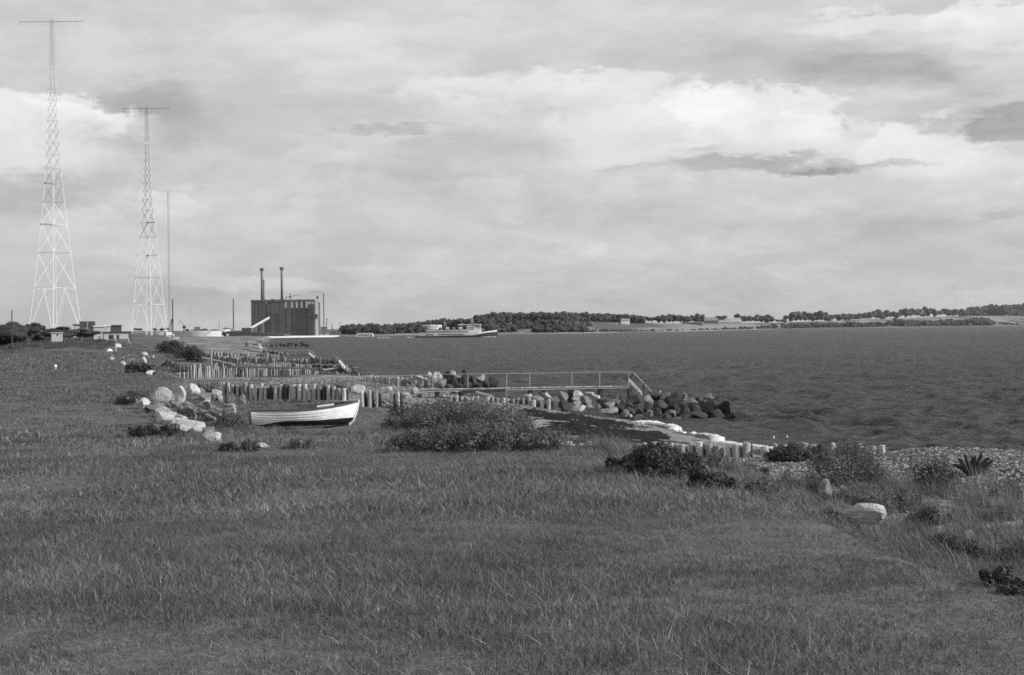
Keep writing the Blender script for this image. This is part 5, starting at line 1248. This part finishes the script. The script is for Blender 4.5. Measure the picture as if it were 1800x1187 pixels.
crane(300, 586, 920, [('leg', (296, 586), (302, 560), .6), ('leg', (301, 586), (302, 560), .6), ('leg', (305, 586), (302, 560), .6), ('strut', (297.5, 578), (304, 578), .4), ('strut', (299, 571), (303.5, 571), .4)], 'narrow dark derrick standing against the slim chimney pole')
crane(320, 584, 920, [('jib', (313, 569.5), (317.5, 563.5), .4), ('jib', (317.5, 563.5), (325, 574), .5), ('leg', (324, 574), (322, 584), .8), ('leg', (324, 574), (327, 584), .8), ('strut', (313, 569.5), (315, 571), .4)], 'dark bent jib crane between the slim chimney pole and the widest oil tank', cab=(324, 575, 2.2))
crane(574, 585, 1200, [('jib', (573, 562), (575, 560), .5), ('leg', (573.5, 585), (574.5, 561), .7), ('strut', (574.5, 561), (577, 560.5), .3), ('strut', (572, 577), (576, 577), .5)], 'thin dark crane right of the tall thin pole', cab=(573.5, 578, 1.3))
crane(584, 584, 1250, [('leg', (583.5, 584), (584, 569), .6), ('leg', (585.5, 584), (584, 572), .5)], 'stubby dark crane between the thin crane and the trees')

# ------------------------------------------------------------------ buildings under the masts
block(129, 146, 570, 577, 500, 8, 'render', 'low_building', 'pale wing partly behind the scrub left of the transmitter hall', 'building', 'roof', 'transmitter buildings', base=2.0)
ha = block(140, 164, 574.4, 597, 470, 10, 'render', 'transmitter_hall', 'transmitter hall with a dark upper storey and tall barred window', 'building', None, 'transmitter buildings', [('pillar', 162.0, 163.6, 574.5, 595, 'steel_dark', .25)], base=1.7)
kq = pix(470); mb = MB(); mb.box(0.02, 26.5 * kq, -.5, 9.5, at(150, 574.2, 470).z - 1.7, at(150, 565, 470).z - 1.7); mb.build('upper_storey', M['steel_dark'], ha)
for c_ in range(3):
    for r_ in range(5):
        mb = MB(); x0 = (146.6 + c_ * 2.1 - 140) * kq; zz = at(150, 578 + r_ * 3.3, 470).z - 1.7; mb.box(x0, x0 + 1.8 * kq, -.10, .0, zz - 2.8 * kq, zz); mb.build('pane', M['glass'], ha)
MB().tube((13.4 * kq, -2, 0), (13.4 * kq, -2, at(153, 558, 470).z - 1.7), .13).build('flagpole', M['galv'], ha)
block(164.4, 184, 573, 599, 465, 9, 'render', 'low_building', 'pale middle building between the transmitter hall and the flat roofed house', 'building', 'dull_white', 'transmitter buildings', [('window', 173, 176.5, 591, 595, 'steel_mid', .05)], base=1.7)
block(184.4, 193.6, 571.5, 584, 475, 8, 'render', 'low_building', 'small gabled white gatehouse above the flat roofed house', 'building', 'dull_white', 'transmitter buildings', [('window', 187.5, 190, 575, 582, 'render', .05)], base=1.7)
block(194, 213, 571.4, 584, 480, 8, 'steel_dark', 'low_building', 'dark box building above the flat roofed house', 'building', 'roof', 'transmitter buildings', base=1.7)
block(181, 229, 583.2, 597.5, 440, 9, 'render', 'flat_roofed_house', 'long flat roofed house with a dark frame and dark windows', 'building', 'roof', 'transmitter buildings',
      [('window', 191, 199, 589, 596, 'glass', .06), ('window', 204.5, 208.5, 589, 596, 'glass', .06), ('pillar', 181, 182.4, 584, 597, 'steel_dark', .3), ('pillar', 227.5, 229, 584, 600, 'steel_dark', .3)], base=1.4)
block(190, 226, 596, 603.5, 425, 1.2, 'conc_dark', 'garden_wall', 'dark low wall with lighter piers before the flat roofed house', 'wall', None, None, [('pier', 201.5, 203.5, 595.4, 603.5, 'render', .1), ('pier', 224, 226, 595.4, 603.5, 'render', .1)])
# small hut on the mound
g = ground(100, 604.2); hk = pix(g.y); hut = empty('brick_hut', (at(90.5, 604, g.y).x, g.y, g.z - .15), R(18), 'small pale square hut with a slit window on top of the grassy mound', 'hut')
mb = MB(); mb.box(0, 19 * hk, 0, 19 * hk, 0, 19.2 * hk); mb.build('wall', M['render'], hut)
mb = MB(); mb.box(-.12, 19 * hk + .12, -.12, 19 * hk + .12, 19.2 * hk, 21 * hk); mb.build('roof', M['concrete'], hut)
mb = MB(); mb.box(9.3 * hk, 11 * hk, -.05, .01, 14.5 * hk, 18.3 * hk); mb.build('window', M['glass'], hut)
for (px_, y0, y1, D, lb) in [(21.5, 545, 618, 205, 'leaning wooden utility pole in front of the dark hedge on the left'), (112.5, 575, 602, 232, 'wooden post close behind the right corner of the small hut'), (153.3, 604, 0, 0, '')]:
    if D: g = at(px_, y1, D); pole(px_, y0, y1 + 2, D, .085 if y0 < 560 else .10, lb, 'post_dark', 'pole', 'utility_pole')
block(15, 21, 605, 616.5, 206, .6, 'steel_dark', 'cabinet', 'dark cabinet standing at the foot of the utility pole', 'cabinet', 'roof')
block(158, 161, 608, 616.5, 240, .8, 'render', 'gatepost', 'pale gatepost at the foot of the slope right of the hut', 'gatepost', 'dull_white')
# flag, white heap, marker
g = ground(203.6, 618); k_ = pix(g.y); fl = empty('flag', g, 0, 'white flag on a short white pole in the grass', 'flag')
MB().tube((0, 0, -.1), (0, 0, k_ * 14.5), k_ * .5).build('pole', M['white'], fl)
mesh_obj('cloth', [(0, 0, k_ * 14), (k_ * 8, .12, k_ * 13.2), (k_ * 9.8, .2, k_ * 7), (k_ * 5, .05, k_ * 7.4), (0, 0, k_ * 7.2), (0, .02, k_ * 14), (k_ * 8, .14, k_ * 13.2), (k_ * 9.8, .22, k_ * 7), (k_ * 5, .07, k_ * 7.4), (0, .02, k_ * 7.2)], [(0, 1, 2, 3, 4), (9, 8, 7, 6, 5), (0, 5, 6, 1), (1, 6, 7, 2), (2, 7, 8, 3), (3, 8, 9, 4)], M['white'], fl)
g = ground(191, 617.5); o = mesh_obj('tent', [(-pix(g.y, 4), 0, 0), (pix(g.y, 4), 0, 0), (pix(g.y, 4), 1.2, 0), (-pix(g.y, 4), 1.2, 0), (-pix(g.y, .6), .3, pix(g.y, 4)), (pix(g.y, .8), .8, pix(g.y, 4.2))], [(0, 1, 4), (1, 5, 4), (1, 2, 5), (2, 3, 4, 5), (3, 0, 4)], M['white']); o.location = g; tag(o, 'tiny white tent shaped heap left of the flag', 'tent')
g = ground(97, 650); k_ = pix(g.y); mk = empty('marker_post', g, 0, 'short leaning marker post with a white right side alone in the open field', 'marker post')
mb = MB(); mb.prism([(-k_ * 3.4, 0), (-k_ * .6, 0), (k_ * 1.8, k_ * 8), (k_ * .6, k_ * 8.6)], 0, .3); mb.build('board', M['steel_mid'], mk)
mb = MB(); mb.prism([(k_ * 1.4, 0), (k_ * 3.8, 0), (k_ * 2.4, k_ * 8.4), (k_ * 1.0, k_ * 8.8)], -.35, -.02); mb.build('face', M['white'], mk)

# people far off
def person(px_, pyf, h_, D, top, legs, label, walk=.1):
    a = at(px_, pyf, D); s = pix(D, h_) / 1.75; root = empty('person', a, 0, label, 'person', 'people on the distant shore')
    pts = [(0, 0, .95), (0, 0, 1.15), (0, 0, 1.38), (0, 0, 1.52), (0, -.02, 1.66), (.19, 0, 1.38), (.24, -.03, 1.1), (.22, -.12, .86), (-.19, 0, 1.38), (-.25, .02, 1.1), (-.23, .05, .84),
           (.10, 0, .90), (.12, -walk, .48), (.12, -walk * .7, .05), (.12, -walk * .7 - .16, .03), (-.10, 0, .90), (-.12, walk, .48), (-.12, walk * 1.5, .05), (-.12, walk * 1.5 - .16, .03)]
    ed = [(0, 1), (1, 2), (2, 3), (3, 4), (2, 5), (5, 6), (6, 7), (2, 8), (8, 9), (9, 10), (0, 11), (11, 12), (12, 13), (13, 14), (0, 15), (15, 16), (16, 17), (17, 18)]
    rad = [.15, .15, .16, .06, .11, .075, .05, .035, .075, .05, .035, .10, .065, .045, .035, .10, .065, .045, .035]
    me = bpy.data.meshes.new('body'); me.from_pydata([tuple(c * s for c in p) for p in pts], ed, []); me.materials.append(M[legs])
    o = link(bpy.data.objects.new('body', me), root); md = o.modifiers.new('skin', 'SKIN')
    for i, r_ in enumerate(rad): me.skin_vertices[0].data[i].radius = (r_ * s, r_ * s)
    me.skin_vertices[0].data[0].use_root = True
    o.modifiers.new('sub', 'SUBSURF').levels = 1
    mb = MB(); mb.tube((0, 0, .92 * s), (0, 0, 1.46 * s), .20 * s, .22 * s, 8); mb.build('jacket', M[top], root)
    return root
person(433.5, 612.5, 11.5, 368, 'cloth_dark', 'cloth_dark', 'person in dark clothes standing left of the pale one on the distant breakwater')
person(440.6, 613, 8.5, 370, 'cloth_pale', 'cloth_pale', 'person in pale clothes beside the dark clothed one on the distant breakwater')
person(228, 618, 17, 262, 'cloth_dark', 'cloth_pale', 'person in a dark coat and pale trousers walking right of the flag', .2)

# ------------------------------------------------------------------ ferry
FD = 850.0
def ferry():
    o0 = at(730, 593, FD); k_ = pix(FD); root = empty('ferry', (o0.x, o0.y, 0), 0, 'white passenger ferry with a black hull sailing right past the far shore', 'ferry')
    X_ = lambda px_: (at(px_, 590, FD).x - o0.x); Z_ = lambda zy, px_=800: at(px_, 530 + zy / 6, FD).z     # zy in 6x zoom rows
    L = X_(874.5); B = 5.5
    def hullstrip(zlo, zhi, mat, name, x0, x1, shrink=1.0):
        n_ = 30; v = []; f = []
        for i in range(n_ + 1):
            x = x0 + (x1 - x0) * i / n_; s = x / L; hb = B * (0.86 + .14 * min(1, s * 6)) * (1 if s < .62 else max(0.02, 1 - ((s - .62) / .38) ** 2.2)) * shrink
            for z in (zlo(x), zhi(x)):
                v += [(x, -hb, z), (x, hb, z)]
        for i in range(n_):
            a = i * 4; c = a + 4; f += [(a, c, c + 2, a + 2), (a + 1, a + 3, c + 3, c + 1), (a + 2, c + 2, c + 3, a + 3)]
        f += [(0, 2, 3, 1), (n_ * 4, n_ * 4 + 1, n_ * 4 + 3, n_ * 4 + 2)]
        return mesh_obj(name, v, f, mat, root)
    z0 = lambda x: -0.6
    zb_ = lambda x: float(np.interp(x, [0, X_(833), X_(846), X_(860), L], [Z_(365), Z_(358), Z_(342), Z_(330), Z_(322)]))
    zw_ = lambda x: zb_(x) + float(np.interp(x, [X_(833), X_(850), L], [1.0, 0.85, 0.95]))
    hullstrip(z0, zb_, M['black'], 'hull', 0, L)
    hullstrip(lambda x: zb_(x) + .01, zw_, M['ship'], 'bulwark', X_(836), L - .1, .985)
    hullstrip(lambda x: zb_(x) + .01, lambda x: Z_(330), M['ship'], 'lower_deckhouse', X_(738.5), X_(836), .97)
    hullstrip(lambda x: Z_(329.5), lambda x: Z_(299), M['ship'], 'middle_deckhouse', X_(750), X_(846), .90)
    hullstrip(lambda x: Z_(298.5), lambda x: Z_(258), M['ship'], 'upper_deckhouse', X_(821), X_(836), .84)
    hullstrip(lambda x: Z_(298.8), lambda x: Z_(290), M['steel_dark'], 'boat_deck', X_(770), X_(820.5), .80)
    mb = MB(); mb.box(X_(835), X_(845.6), -4.2, 4.2, Z_(299), Z_(250)); br_ = mb.build('bridge', M['ship'], root)
    mb = MB(); mb.box(X_(833.5), X_(846), -4.8, 4.8, Z_(249.5), Z_(240)); mb.build('bridge_roof', M['ship'], br_)
    for i in range(4): mb = MB(); mb.box(X_(836 + i * 2.4), X_(837.4 + i * 2.4), -4.26, -4.2, Z_(276), Z_(264)); mb.build('window', M['glass'], br_)
    for i in range(5): mb = MB(); mb.box(X_(845.6), X_(845.6) + .05, -3.8 + i * 1.6, -2.8 + i * 1.6, Z_(276), Z_(262)); mb.build('window', M['glass'], br_)
    mb = MB(); mb.box(X_(805), X_(834), -4.0, 4.0, Z_(251), Z_(243)); mb.build('sun_deck', M['ship'], root)
    for i in range(9): mb = MB(); mb.tube((X_(806 + i * 3.3), -3.8, Z_(298)), (X_(806 + i * 3.3), -3.8, Z_(250)), .09); mb.build('stanchion', M['ship'], root)
    for row, x0, x1, step, ya, yb in ((0, 751, 790, 2.4, 324, 315), (0, 790, 822, 3.4, 324, 315), (1, 751, 764, 2.6, 352, 344), (1, 772, 816, 3.2, 350, 342)):
        x = x0
        while x < x1:
            hb = B * (.90 if row == 0 else .97) + .04; mb = MB(); mb.box(X_(x), X_(x + 1.6), -hb - .08, -hb + .2, Z_(ya + 2), Z_(yb - 2)); mb.build('window', M['glass'], root); x += step
    for i in range(5):
        for j in range(2): mb = MB(); mb.box(X_(823 + i * 2.5), X_(824.3 + i * 2.5), -B * .84 - .04, -B * .84 + .1, Z_(276 + j * 16 + 4), Z_(268 + j * 16 + 4)); mb.build('window', M['glass'], root)
    for i in range(4):
        x = X_(774 + i * 11.5); mb = MB(); mb.tube((x, -4.6, Z_(286)), (x + pix(FD, 4.5), -4.6, Z_(286)), .75, .75, 8); mb.tube((x - .7, -4.6, Z_(280)), (x, -4.6, Z_(286)), .3, .75, 8); mb.build('lifeboat', M['dull_white' if i % 2 else 'steel_mid'], root)
    mb = MB(); mb.prism([(X_(808), Z_(258)), (X_(819), Z_(258)), (X_(816), Z_(240)), (X_(809), Z_(238))], -1.5, 1.5); mb.build('funnel', M['dull_white'], root)
    for px_, t_, w_ in ((782, 203, 3.2), (829.7, 160, 3.4)):
        m_ = MB(); zl = Z_(270 if px_ < 800 else 243)
        m_.tube((X_(px_ - w_ * .6), 0, zl), (X_(px_), 0, Z_(t_ + 12)), .16); m_.tube((X_(px_ + w_), 0, zl), (X_(px_), 0, Z_(t_ + 12)), .22); m_.tube((X_(px_), 0, Z_(t_ + 30)), (X_(px_), 0, Z_(t_)), .12)
        m_.tube((X_(px_ - .8), 0, (zl + Z_(t_)) / 2), (X_(px_ + 1.2), 0, (zl + Z_(t_)) / 2), .1); m_.build('signal_mast', M['ship'], root)
    mb = MB(); mb.tube((X_(874), 0, zb_(L) + .8), (X_(874), 0, zb_(L) + 2.2), .1); mb.build('jackstaff', M['ship'], root)
ferry()
def far_foam(px0, px1, py_, D, seed, label):
    a, b = at(px0, py_, D), at(px1, py_, D); rnd = np.random.RandomState(seed); n_ = 60; f = rnd.rand(n_)
    src = [rock_mesh('foam_blob', 350, M['foam'], 1, 0.2, 0, 0.45)]; s = rnd.uniform(.5, 1.2, n_)
    gn_scatter('surf', np.stack([a.x + (b.x - a.x) * f, a.y + rnd.normal(0, 1.5, n_), np.full(n_, .08)], -1), rnd.rand(n_, 3) * (.2, .2, 6), np.stack([s * 1.8, s, s * .5], -1), np.zeros(n_), src, label)
far_foam(847, 871, 591, FD - 4, 5, 'white bow wave of the ferry'); far_foam(716, 731, 593, FD, 6, 'white wake at the stern of the ferry'); far_foam(665, 684, 594.8, 850, 7, 'thin white crest on the water left of the ferry')

# ------------------------------------------------------------------ far shore: woods, trees, farms
CR = [crown_mesh('crown', 500 + i, 420, 0.10, M['leaf_far'], nl=13, shape=(1, 1, (0.85, 1.0, 1.1, .8)[i % 4])) for i in range(8)]
CRF = [crown_mesh('crown', 520 + i, 300, 0.13, M['leaf_far'], nl=10, shape=(1.15, 1.15, .8)) for i in range(4)]
rf = np.random.RandomState(21)
def wood(name, bands, label):
    P, Q, I = [], [], []
    for (px0, px1, tops, D_, hpx, n_, depth) in bands:
        for i in range(n_):
            px_ = rf.uniform(px0, px1); yt = np.interp(px_, [t_[0] for t_ in tops], [t_[1] for t_ in tops]); dn = rf.rand(); D = D_ if not callable(D_) else D_(px_)
            D = D * (1 + depth * dn); s = pix(D, hpx * rf.uniform(.75, 1.25)); y = yt + hpx * rf.uniform(0.42, .75) * 1.0
            layer = rf.rand() if n_ > 60 else 0
            c = at(px_, y + layer * hpx * .9, D); P.append(c); Q.append((s * rf.uniform(1, 1.5), s * 1.1, s * rf.uniform(.9, 1.15))); I.append(rf.randint(0, 8))
    n_ = len(P); return gn_scatter(name, np.array([list(p) for p in P]), np.stack([np.zeros(n_), np.zeros(n_), rf.rand(n_) * 6.28], -1), np.array(Q), np.array(I), CR, label)
dk = lambda k: (lambda px_: d0(px_) * k)
wood('far_wood', [
  (606, 740, [(606, 572), (640, 572), (648, 569), (680, 573), (700, 570), (725, 569), (740, 570)], dk(1.05), 9.5, 420, .12),
  (730, 880, [(730, 568), (742, 565), (760, 563), (820, 561), (840, 557), (880, 551)], dk(1.14), 9.5, 480, .12),
  (835, 1030, [(835, 556), (880, 551), (940, 550.5), (1030, 552)], dk(1.22), 9.5, 1000, .10),
  (1000, 1130, [(1000, 551), (1075, 552.5), (1100, 553), (1130, 556)], dk(1.24), 7.5, 420, .10),
  (860, 905, [(860, 566), (905, 567)], dk(1.04), 12, 70, .05),
  (905, 1035, [(905, 563), (1000, 563), (1035, 568)], dk(1.10), 10, 170, .08),
  (1695, 2100, [(1695, 543), (1715, 538), (1760, 534.5), (1800, 536), (1900, 533), (2100, 535)], dk(1.34), 11, 330, .08),
  (1760, 2100, [(1760, 538), (2100, 536)], dk(1.30), 11, 120, .05),
], 'dense dark woodland covering the low hills across the bay')
wood('shore_hedge', [
  (940, 1040, [(940, 571.5), (960, 570), (1030, 573), (1040, 578)], dk(1.02), 9, 90, .03),
  (1040, 1340, [(1040, 580), (1060, 578), (1130, 580), (1190, 578.5), (1240, 577), (1300, 574.5), (1340, 573)], dk(1.02), 4.5, 190, .02),
  (1340, 1560, [(1340, 571), (1400, 567.5), (1440, 567), (1560, 565)], dk(1.02), 6.5, 230, .03),
  (1560, 1575, [(1560, 565), (1575, 566)], dk(1.02), 5, 20, .02),
  (1576, 1740, [(1576, 561), (1620, 564), (1690, 561), (1730, 557), (1742, 562)], dk(1.02), 8, 260, .03),
  (1735, 2100, [(1735, 563), (1760, 566), (1800, 569), (2100, 566)], dk(1.02), 4, 60, .02),
], 'bushy hedge along the far waterline')
TR = [(1327, 555, 567, 13), (1339, 556, 567, 12), (1354, 555.5, 567, 16), (1370, 561, 567.5, 12), (1378, 561, 567.5, 9), (1390, 552, 568, 13), (1399, 550.5, 568, 13), (1408, 553, 567.5, 12), (1421, 548, 566, 16), (1437, 550.5, 566, 16), (1453, 552, 565.5, 13), (1464, 551.5, 565, 12), (1475, 555, 565, 10), (1488, 554, 565, 12), (1501, 553.5, 564, 14), (1513, 551.5, 563.5, 14), (1527, 549, 562.5, 14), (1540, 547.5, 562, 15), (1553, 548, 561, 15), (1566, 547.5, 561, 15), (1578, 549, 560.5, 13), (1590, 545.5, 559.5, 13), (1601, 545, 559, 14), (1614, 544, 558, 13), (1622, 550, 558, 8), (1633.5, 542.8, 557.5, 12), (1644, 545, 557, 6), (1651, 545, 557, 8), (1664, 542.8, 557, 17), (1676, 546, 557, 12), (1688, 545, 557, 13), (1699, 545.5, 556.5, 10),
      (1146, 556, 568.5, 14), (1158, 555.5, 568.5, 12), (1170, 556.5, 569, 13), (1183, 555, 569, 14), (1196, 555, 569, 14), (1208, 556, 569, 13), (1220, 555, 569, 14), (1231, 556, 569, 11), (1263, 555, 562, 10), (1273, 555, 562, 12), (1297, 554.5, 567, 9), (1308, 557.5, 568, 12), (1317, 556, 568, 9)]
tb_ = MB(); tb_.tube((0, 0, 0), (0.02, 0, 1), .05, .03, 6); tb_.tube((0.01, 0, .6), (.28, .05, 1.15), .03, .015, 4); tb_.tube((0.01, 0, .6), (-.26, -.05, 1.15), .03, .015, 4)
tk = mesh_obj('trunk', tb_.v, tb_.f, M['bark']); tkm = tk.data; bpy.data.objects.remove(tk)
TR.sort(key=lambda q: -q[0])
for i, (px_, yt, yb, w_) in enumerate(TR):
    D = d0(px_) * 1.30; a = at(px_, yb + 1.5, D); g0 = far_pt(px_, (1.30 - 1) / .32); a.z = min(a.z, g0.z + 6)
    H_ = pix(D, yb + 1.5 - yt); W_ = pix(D, w_)
    where = 'the right wood' if px_ > 1320 else 'the gap right of the barn'
    sh_ = 'slender' if w_ < 10 else ('broad' if w_ > 14 else 'round')
    num = i if px_ > 1320 else i - sum(1 for q in TR if q[0] > 1320)
    root = empty('field_tree', a, 0, '%s crowned tree on the far skyline, %s leftwards from %s' % (sh_, ordinal(num + 1), where), 'tree', 'trees in rows on the far skyline')
    t1 = share('trunk', tkm, root); t1.scale = (H_ * .6, H_ * .6, H_ * .45)
    c1 = share('crown', CR[i % 8], root); c1.location = (0, 0, H_ * .62); c1.scale = (W_ * 1.25, W_ * 1.25, H_ * .86); c1.rotation_euler = (0, 0, i * 1.3)
for i, px_ in enumerate(range(232, 432, 1)):
    pass
for i, (px_, yt) in enumerate([(238, 577), (245, 578), (272, 577.5), (284, 577), (293, 576), (330, 579), (345, 578.5), (352, 579), (360, 578), (396, 577), (404, 578)]):
    D = 1500; a = at(px_, 584, D); root = empty('field_tree', a, 0, 'small round tree low behind the oil tanks, %s from the left' % ordinal(i + 1), 'tree', 'small trees behind the oil tanks')
    W_ = pix(D, 6.5); H_ = pix(D, 584 - yt); t1 = share('trunk', tkm, root); t1.scale = (H_ * .6, H_ * .6, H_ * .5); c1 = share('crown', CR[i % 8], root); c1.location = (0, 0, H_ * .68); c1.scale = (W_ * 1.2, W_, H_ * .7)
# farm buildings
def farm(px0, px1, yr, ye, yb, D, wmat, rmat, label, chimney=False, wins=0, dep=10):
    a = at(px0, yb, D); b = at(px1, yb, D); root = empty('farm_building', a, 0, label, 'farm building', 'farm buildings across the bay'); W_ = b.x - a.x; h1 = at(px0, ye, D).z - a.z; h2 = at(px0, yr, D).z - a.z
    mb = MB(); mb.box(0, W_, 0, dep, -3, h1); mb.build('wall', M[wmat], root)
    mb = MB(); e = W_ * .02; mb.add([(-e, -.6, h1), (W_ + e, -.6, h1), (W_ + e, dep + .6, h1), (-e, dep + .6, h1), (W_ * .03, dep / 2, h2), (W_ * .97, dep / 2, h2)], [(0, 1, 5, 4), (2, 3, 4, 5), (1, 2, 5), (3, 0, 4), (0, 3, 2, 1)]); mb.build('roof', M[rmat], root)
    for i in range(wins): x = W_ * (i + .5) / wins; mb = MB(); mb.box(x - W_ * .02, x + W_ * .02, -.1, 0, h1 * .35, h1 * .75); mb.build('window', M['glass'], root)
    if chimney: mb = MB(); mb.box(W_ * .3, W_ * .34, dep * .4, dep * .5, h2 * .8, h2 * 1.25); mb.build('chimney', M['render'], root)
farm(1092, 1107, 560.5, 562, 566.5, d0(1100) * 1.2, 'white', 'concrete', 'white farmhouse with grey roof half hidden by the wood edge', True, 5)
farm(1238, 1262, 558, 564, 568.5, d0(1250) * 1.27, 'conc_dark', 'steel_mid', 'dark gabled barn end at the left of the long pale barn', False, 0)
farm(1259, 1304, 559.2, 567.2, 568.8, d0(1280) * 1.28, 'render', 'concrete', 'long pale roofed barn on the far skyline', False, 4)
farm(1200, 1235, 566, 567.2, 569.4, d0(1220) * 1.22, 'conc_dark', 'steel_mid', 'low dark shed left of the gabled barn end', False, 0)
farm(1340, 1372, 571, 572.4, 574, d0(1350) * 1.06, 'render', 'concrete', 'pale roof low behind the shore hedge', False, 0)
farm(1500, 1518, 565.6, 567, 568.4, d0(1500) * 1.06, 'render', 'concrete', 'pale building end glimpsed inside the right hedge', False, 0)
for px_, lb in ((1081, 'small white parked car on the far field left of the farmhouse'), (1096, 'white parked van on the far field below the farmhouse')):
    D = d0(px_) * 1.15; a = at(px_, 570, D); w_ = pix(D, 5 if px_ < 1090 else 8); root = empty('parked_car', a, 0, lb, 'car', 'vehicles parked on the far field')
    mb = MB(); mb.prism([(0, .3), (w_, .3), (w_, w_ * .22), (w_ * .78, w_ * .24), (w_ * .68, w_ * .38), (w_ * .25, w_ * .38), (w_ * .12, w_ * .24), (0, w_ * .22)], 0, 1.7); mb.build('body', M['white'], root)
    for x in (.2, .8): mb = MB(); mb.tube((w_ * x, -.05, .32), (w_ * x, 1.75, .32), .32, .32, 10); mb.build('wheel', M['black'], root)

# ------------------------------------------------------------------ dark hedge trees on the left
LB = [crown_mesh('crown', 540 + i, 2200, 0.075, M['leaf_dark'], nl=22, shape=(1.1, 1.0, 0.9)) for i in range(4)]
for i, (px_, yb, w_, h_, D, lb) in enumerate([
   (-14, 612, 60, 54, 232, 'dark bush cut by the left border behind the utility pole'), (12, 606, 40, 42, 240, 'dark bush directly behind the utility pole'), (38, 604, 46, 44, 250, 'tallest dark bush right of the utility pole'),
   (58, 602, 40, 36, 255, 'dark bush below the left foot of the taller mast'), (64, 582, 20, 22, 262, 'ragged wind blown treetop at the mast foot'), (80, 600, 40, 28, 262, 'dark bush just left of the small hut'), (98, 590, 40, 20, 272, 'low dark bush behind the small hut'),
   (122, 592, 40, 22, 276, 'low dark bush right behind the hut post'), (140, 590, 34, 16, 282, 'dark bush against the wall of the transmitter hall'), (160, 604, 40, 14, 290, 'low scrub sloping to the pale gatepost'), (178, 604, 34, 12, 300, 'low scrub before the flat roofed house')]):
    a = at(px_, yb + 3, D); root = empty('bush', a, 0, lb, 'bush', 'dark bushes of the hedge on the left')
    c1 = share('crown', LB[i % 4], root); c1.scale = (pix(D, w_) * 1.3, pix(D, w_), pix(D, h_) * .74); c1.location = (0, 0, pix(D, h_) * .38); c1.rotation_euler = (0, 0, i * 2.1)
    mb = MB(); mb.tube((0, 0, -1), (pix(D, 1), 0, pix(D, h_) * .6), pix(D, 1.2), pix(D, .6), 6); mb.build('stem', M['bark'], root)

# ------------------------------------------------------------------ haze
hz_m = bpy.data.materials.new('haze'); hz_m.use_nodes = True; ht = NT(hz_m.node_tree)
pvn = ht.n('ShaderNodeVolumePrincipled'); pvn.inputs['Density'].default_value = HAZE; pvn.inputs['Color'].default_value = (.85, .85, .85, 1); pvn.inputs['Anisotropy'].default_value = 0.2
ho = ht.n('ShaderNodeOutputMaterial'); ht.t.links.new(pvn.outputs[0], ho.inputs['Volume'])
if HAZE > 0:
    mb = MB(); mb.box(-9000, 9000, -60, 12000, -3.5, 135); hb = mb.build('haze', hz_m); tag(hb, 'thin haze over the bay', None, kind='stuff')
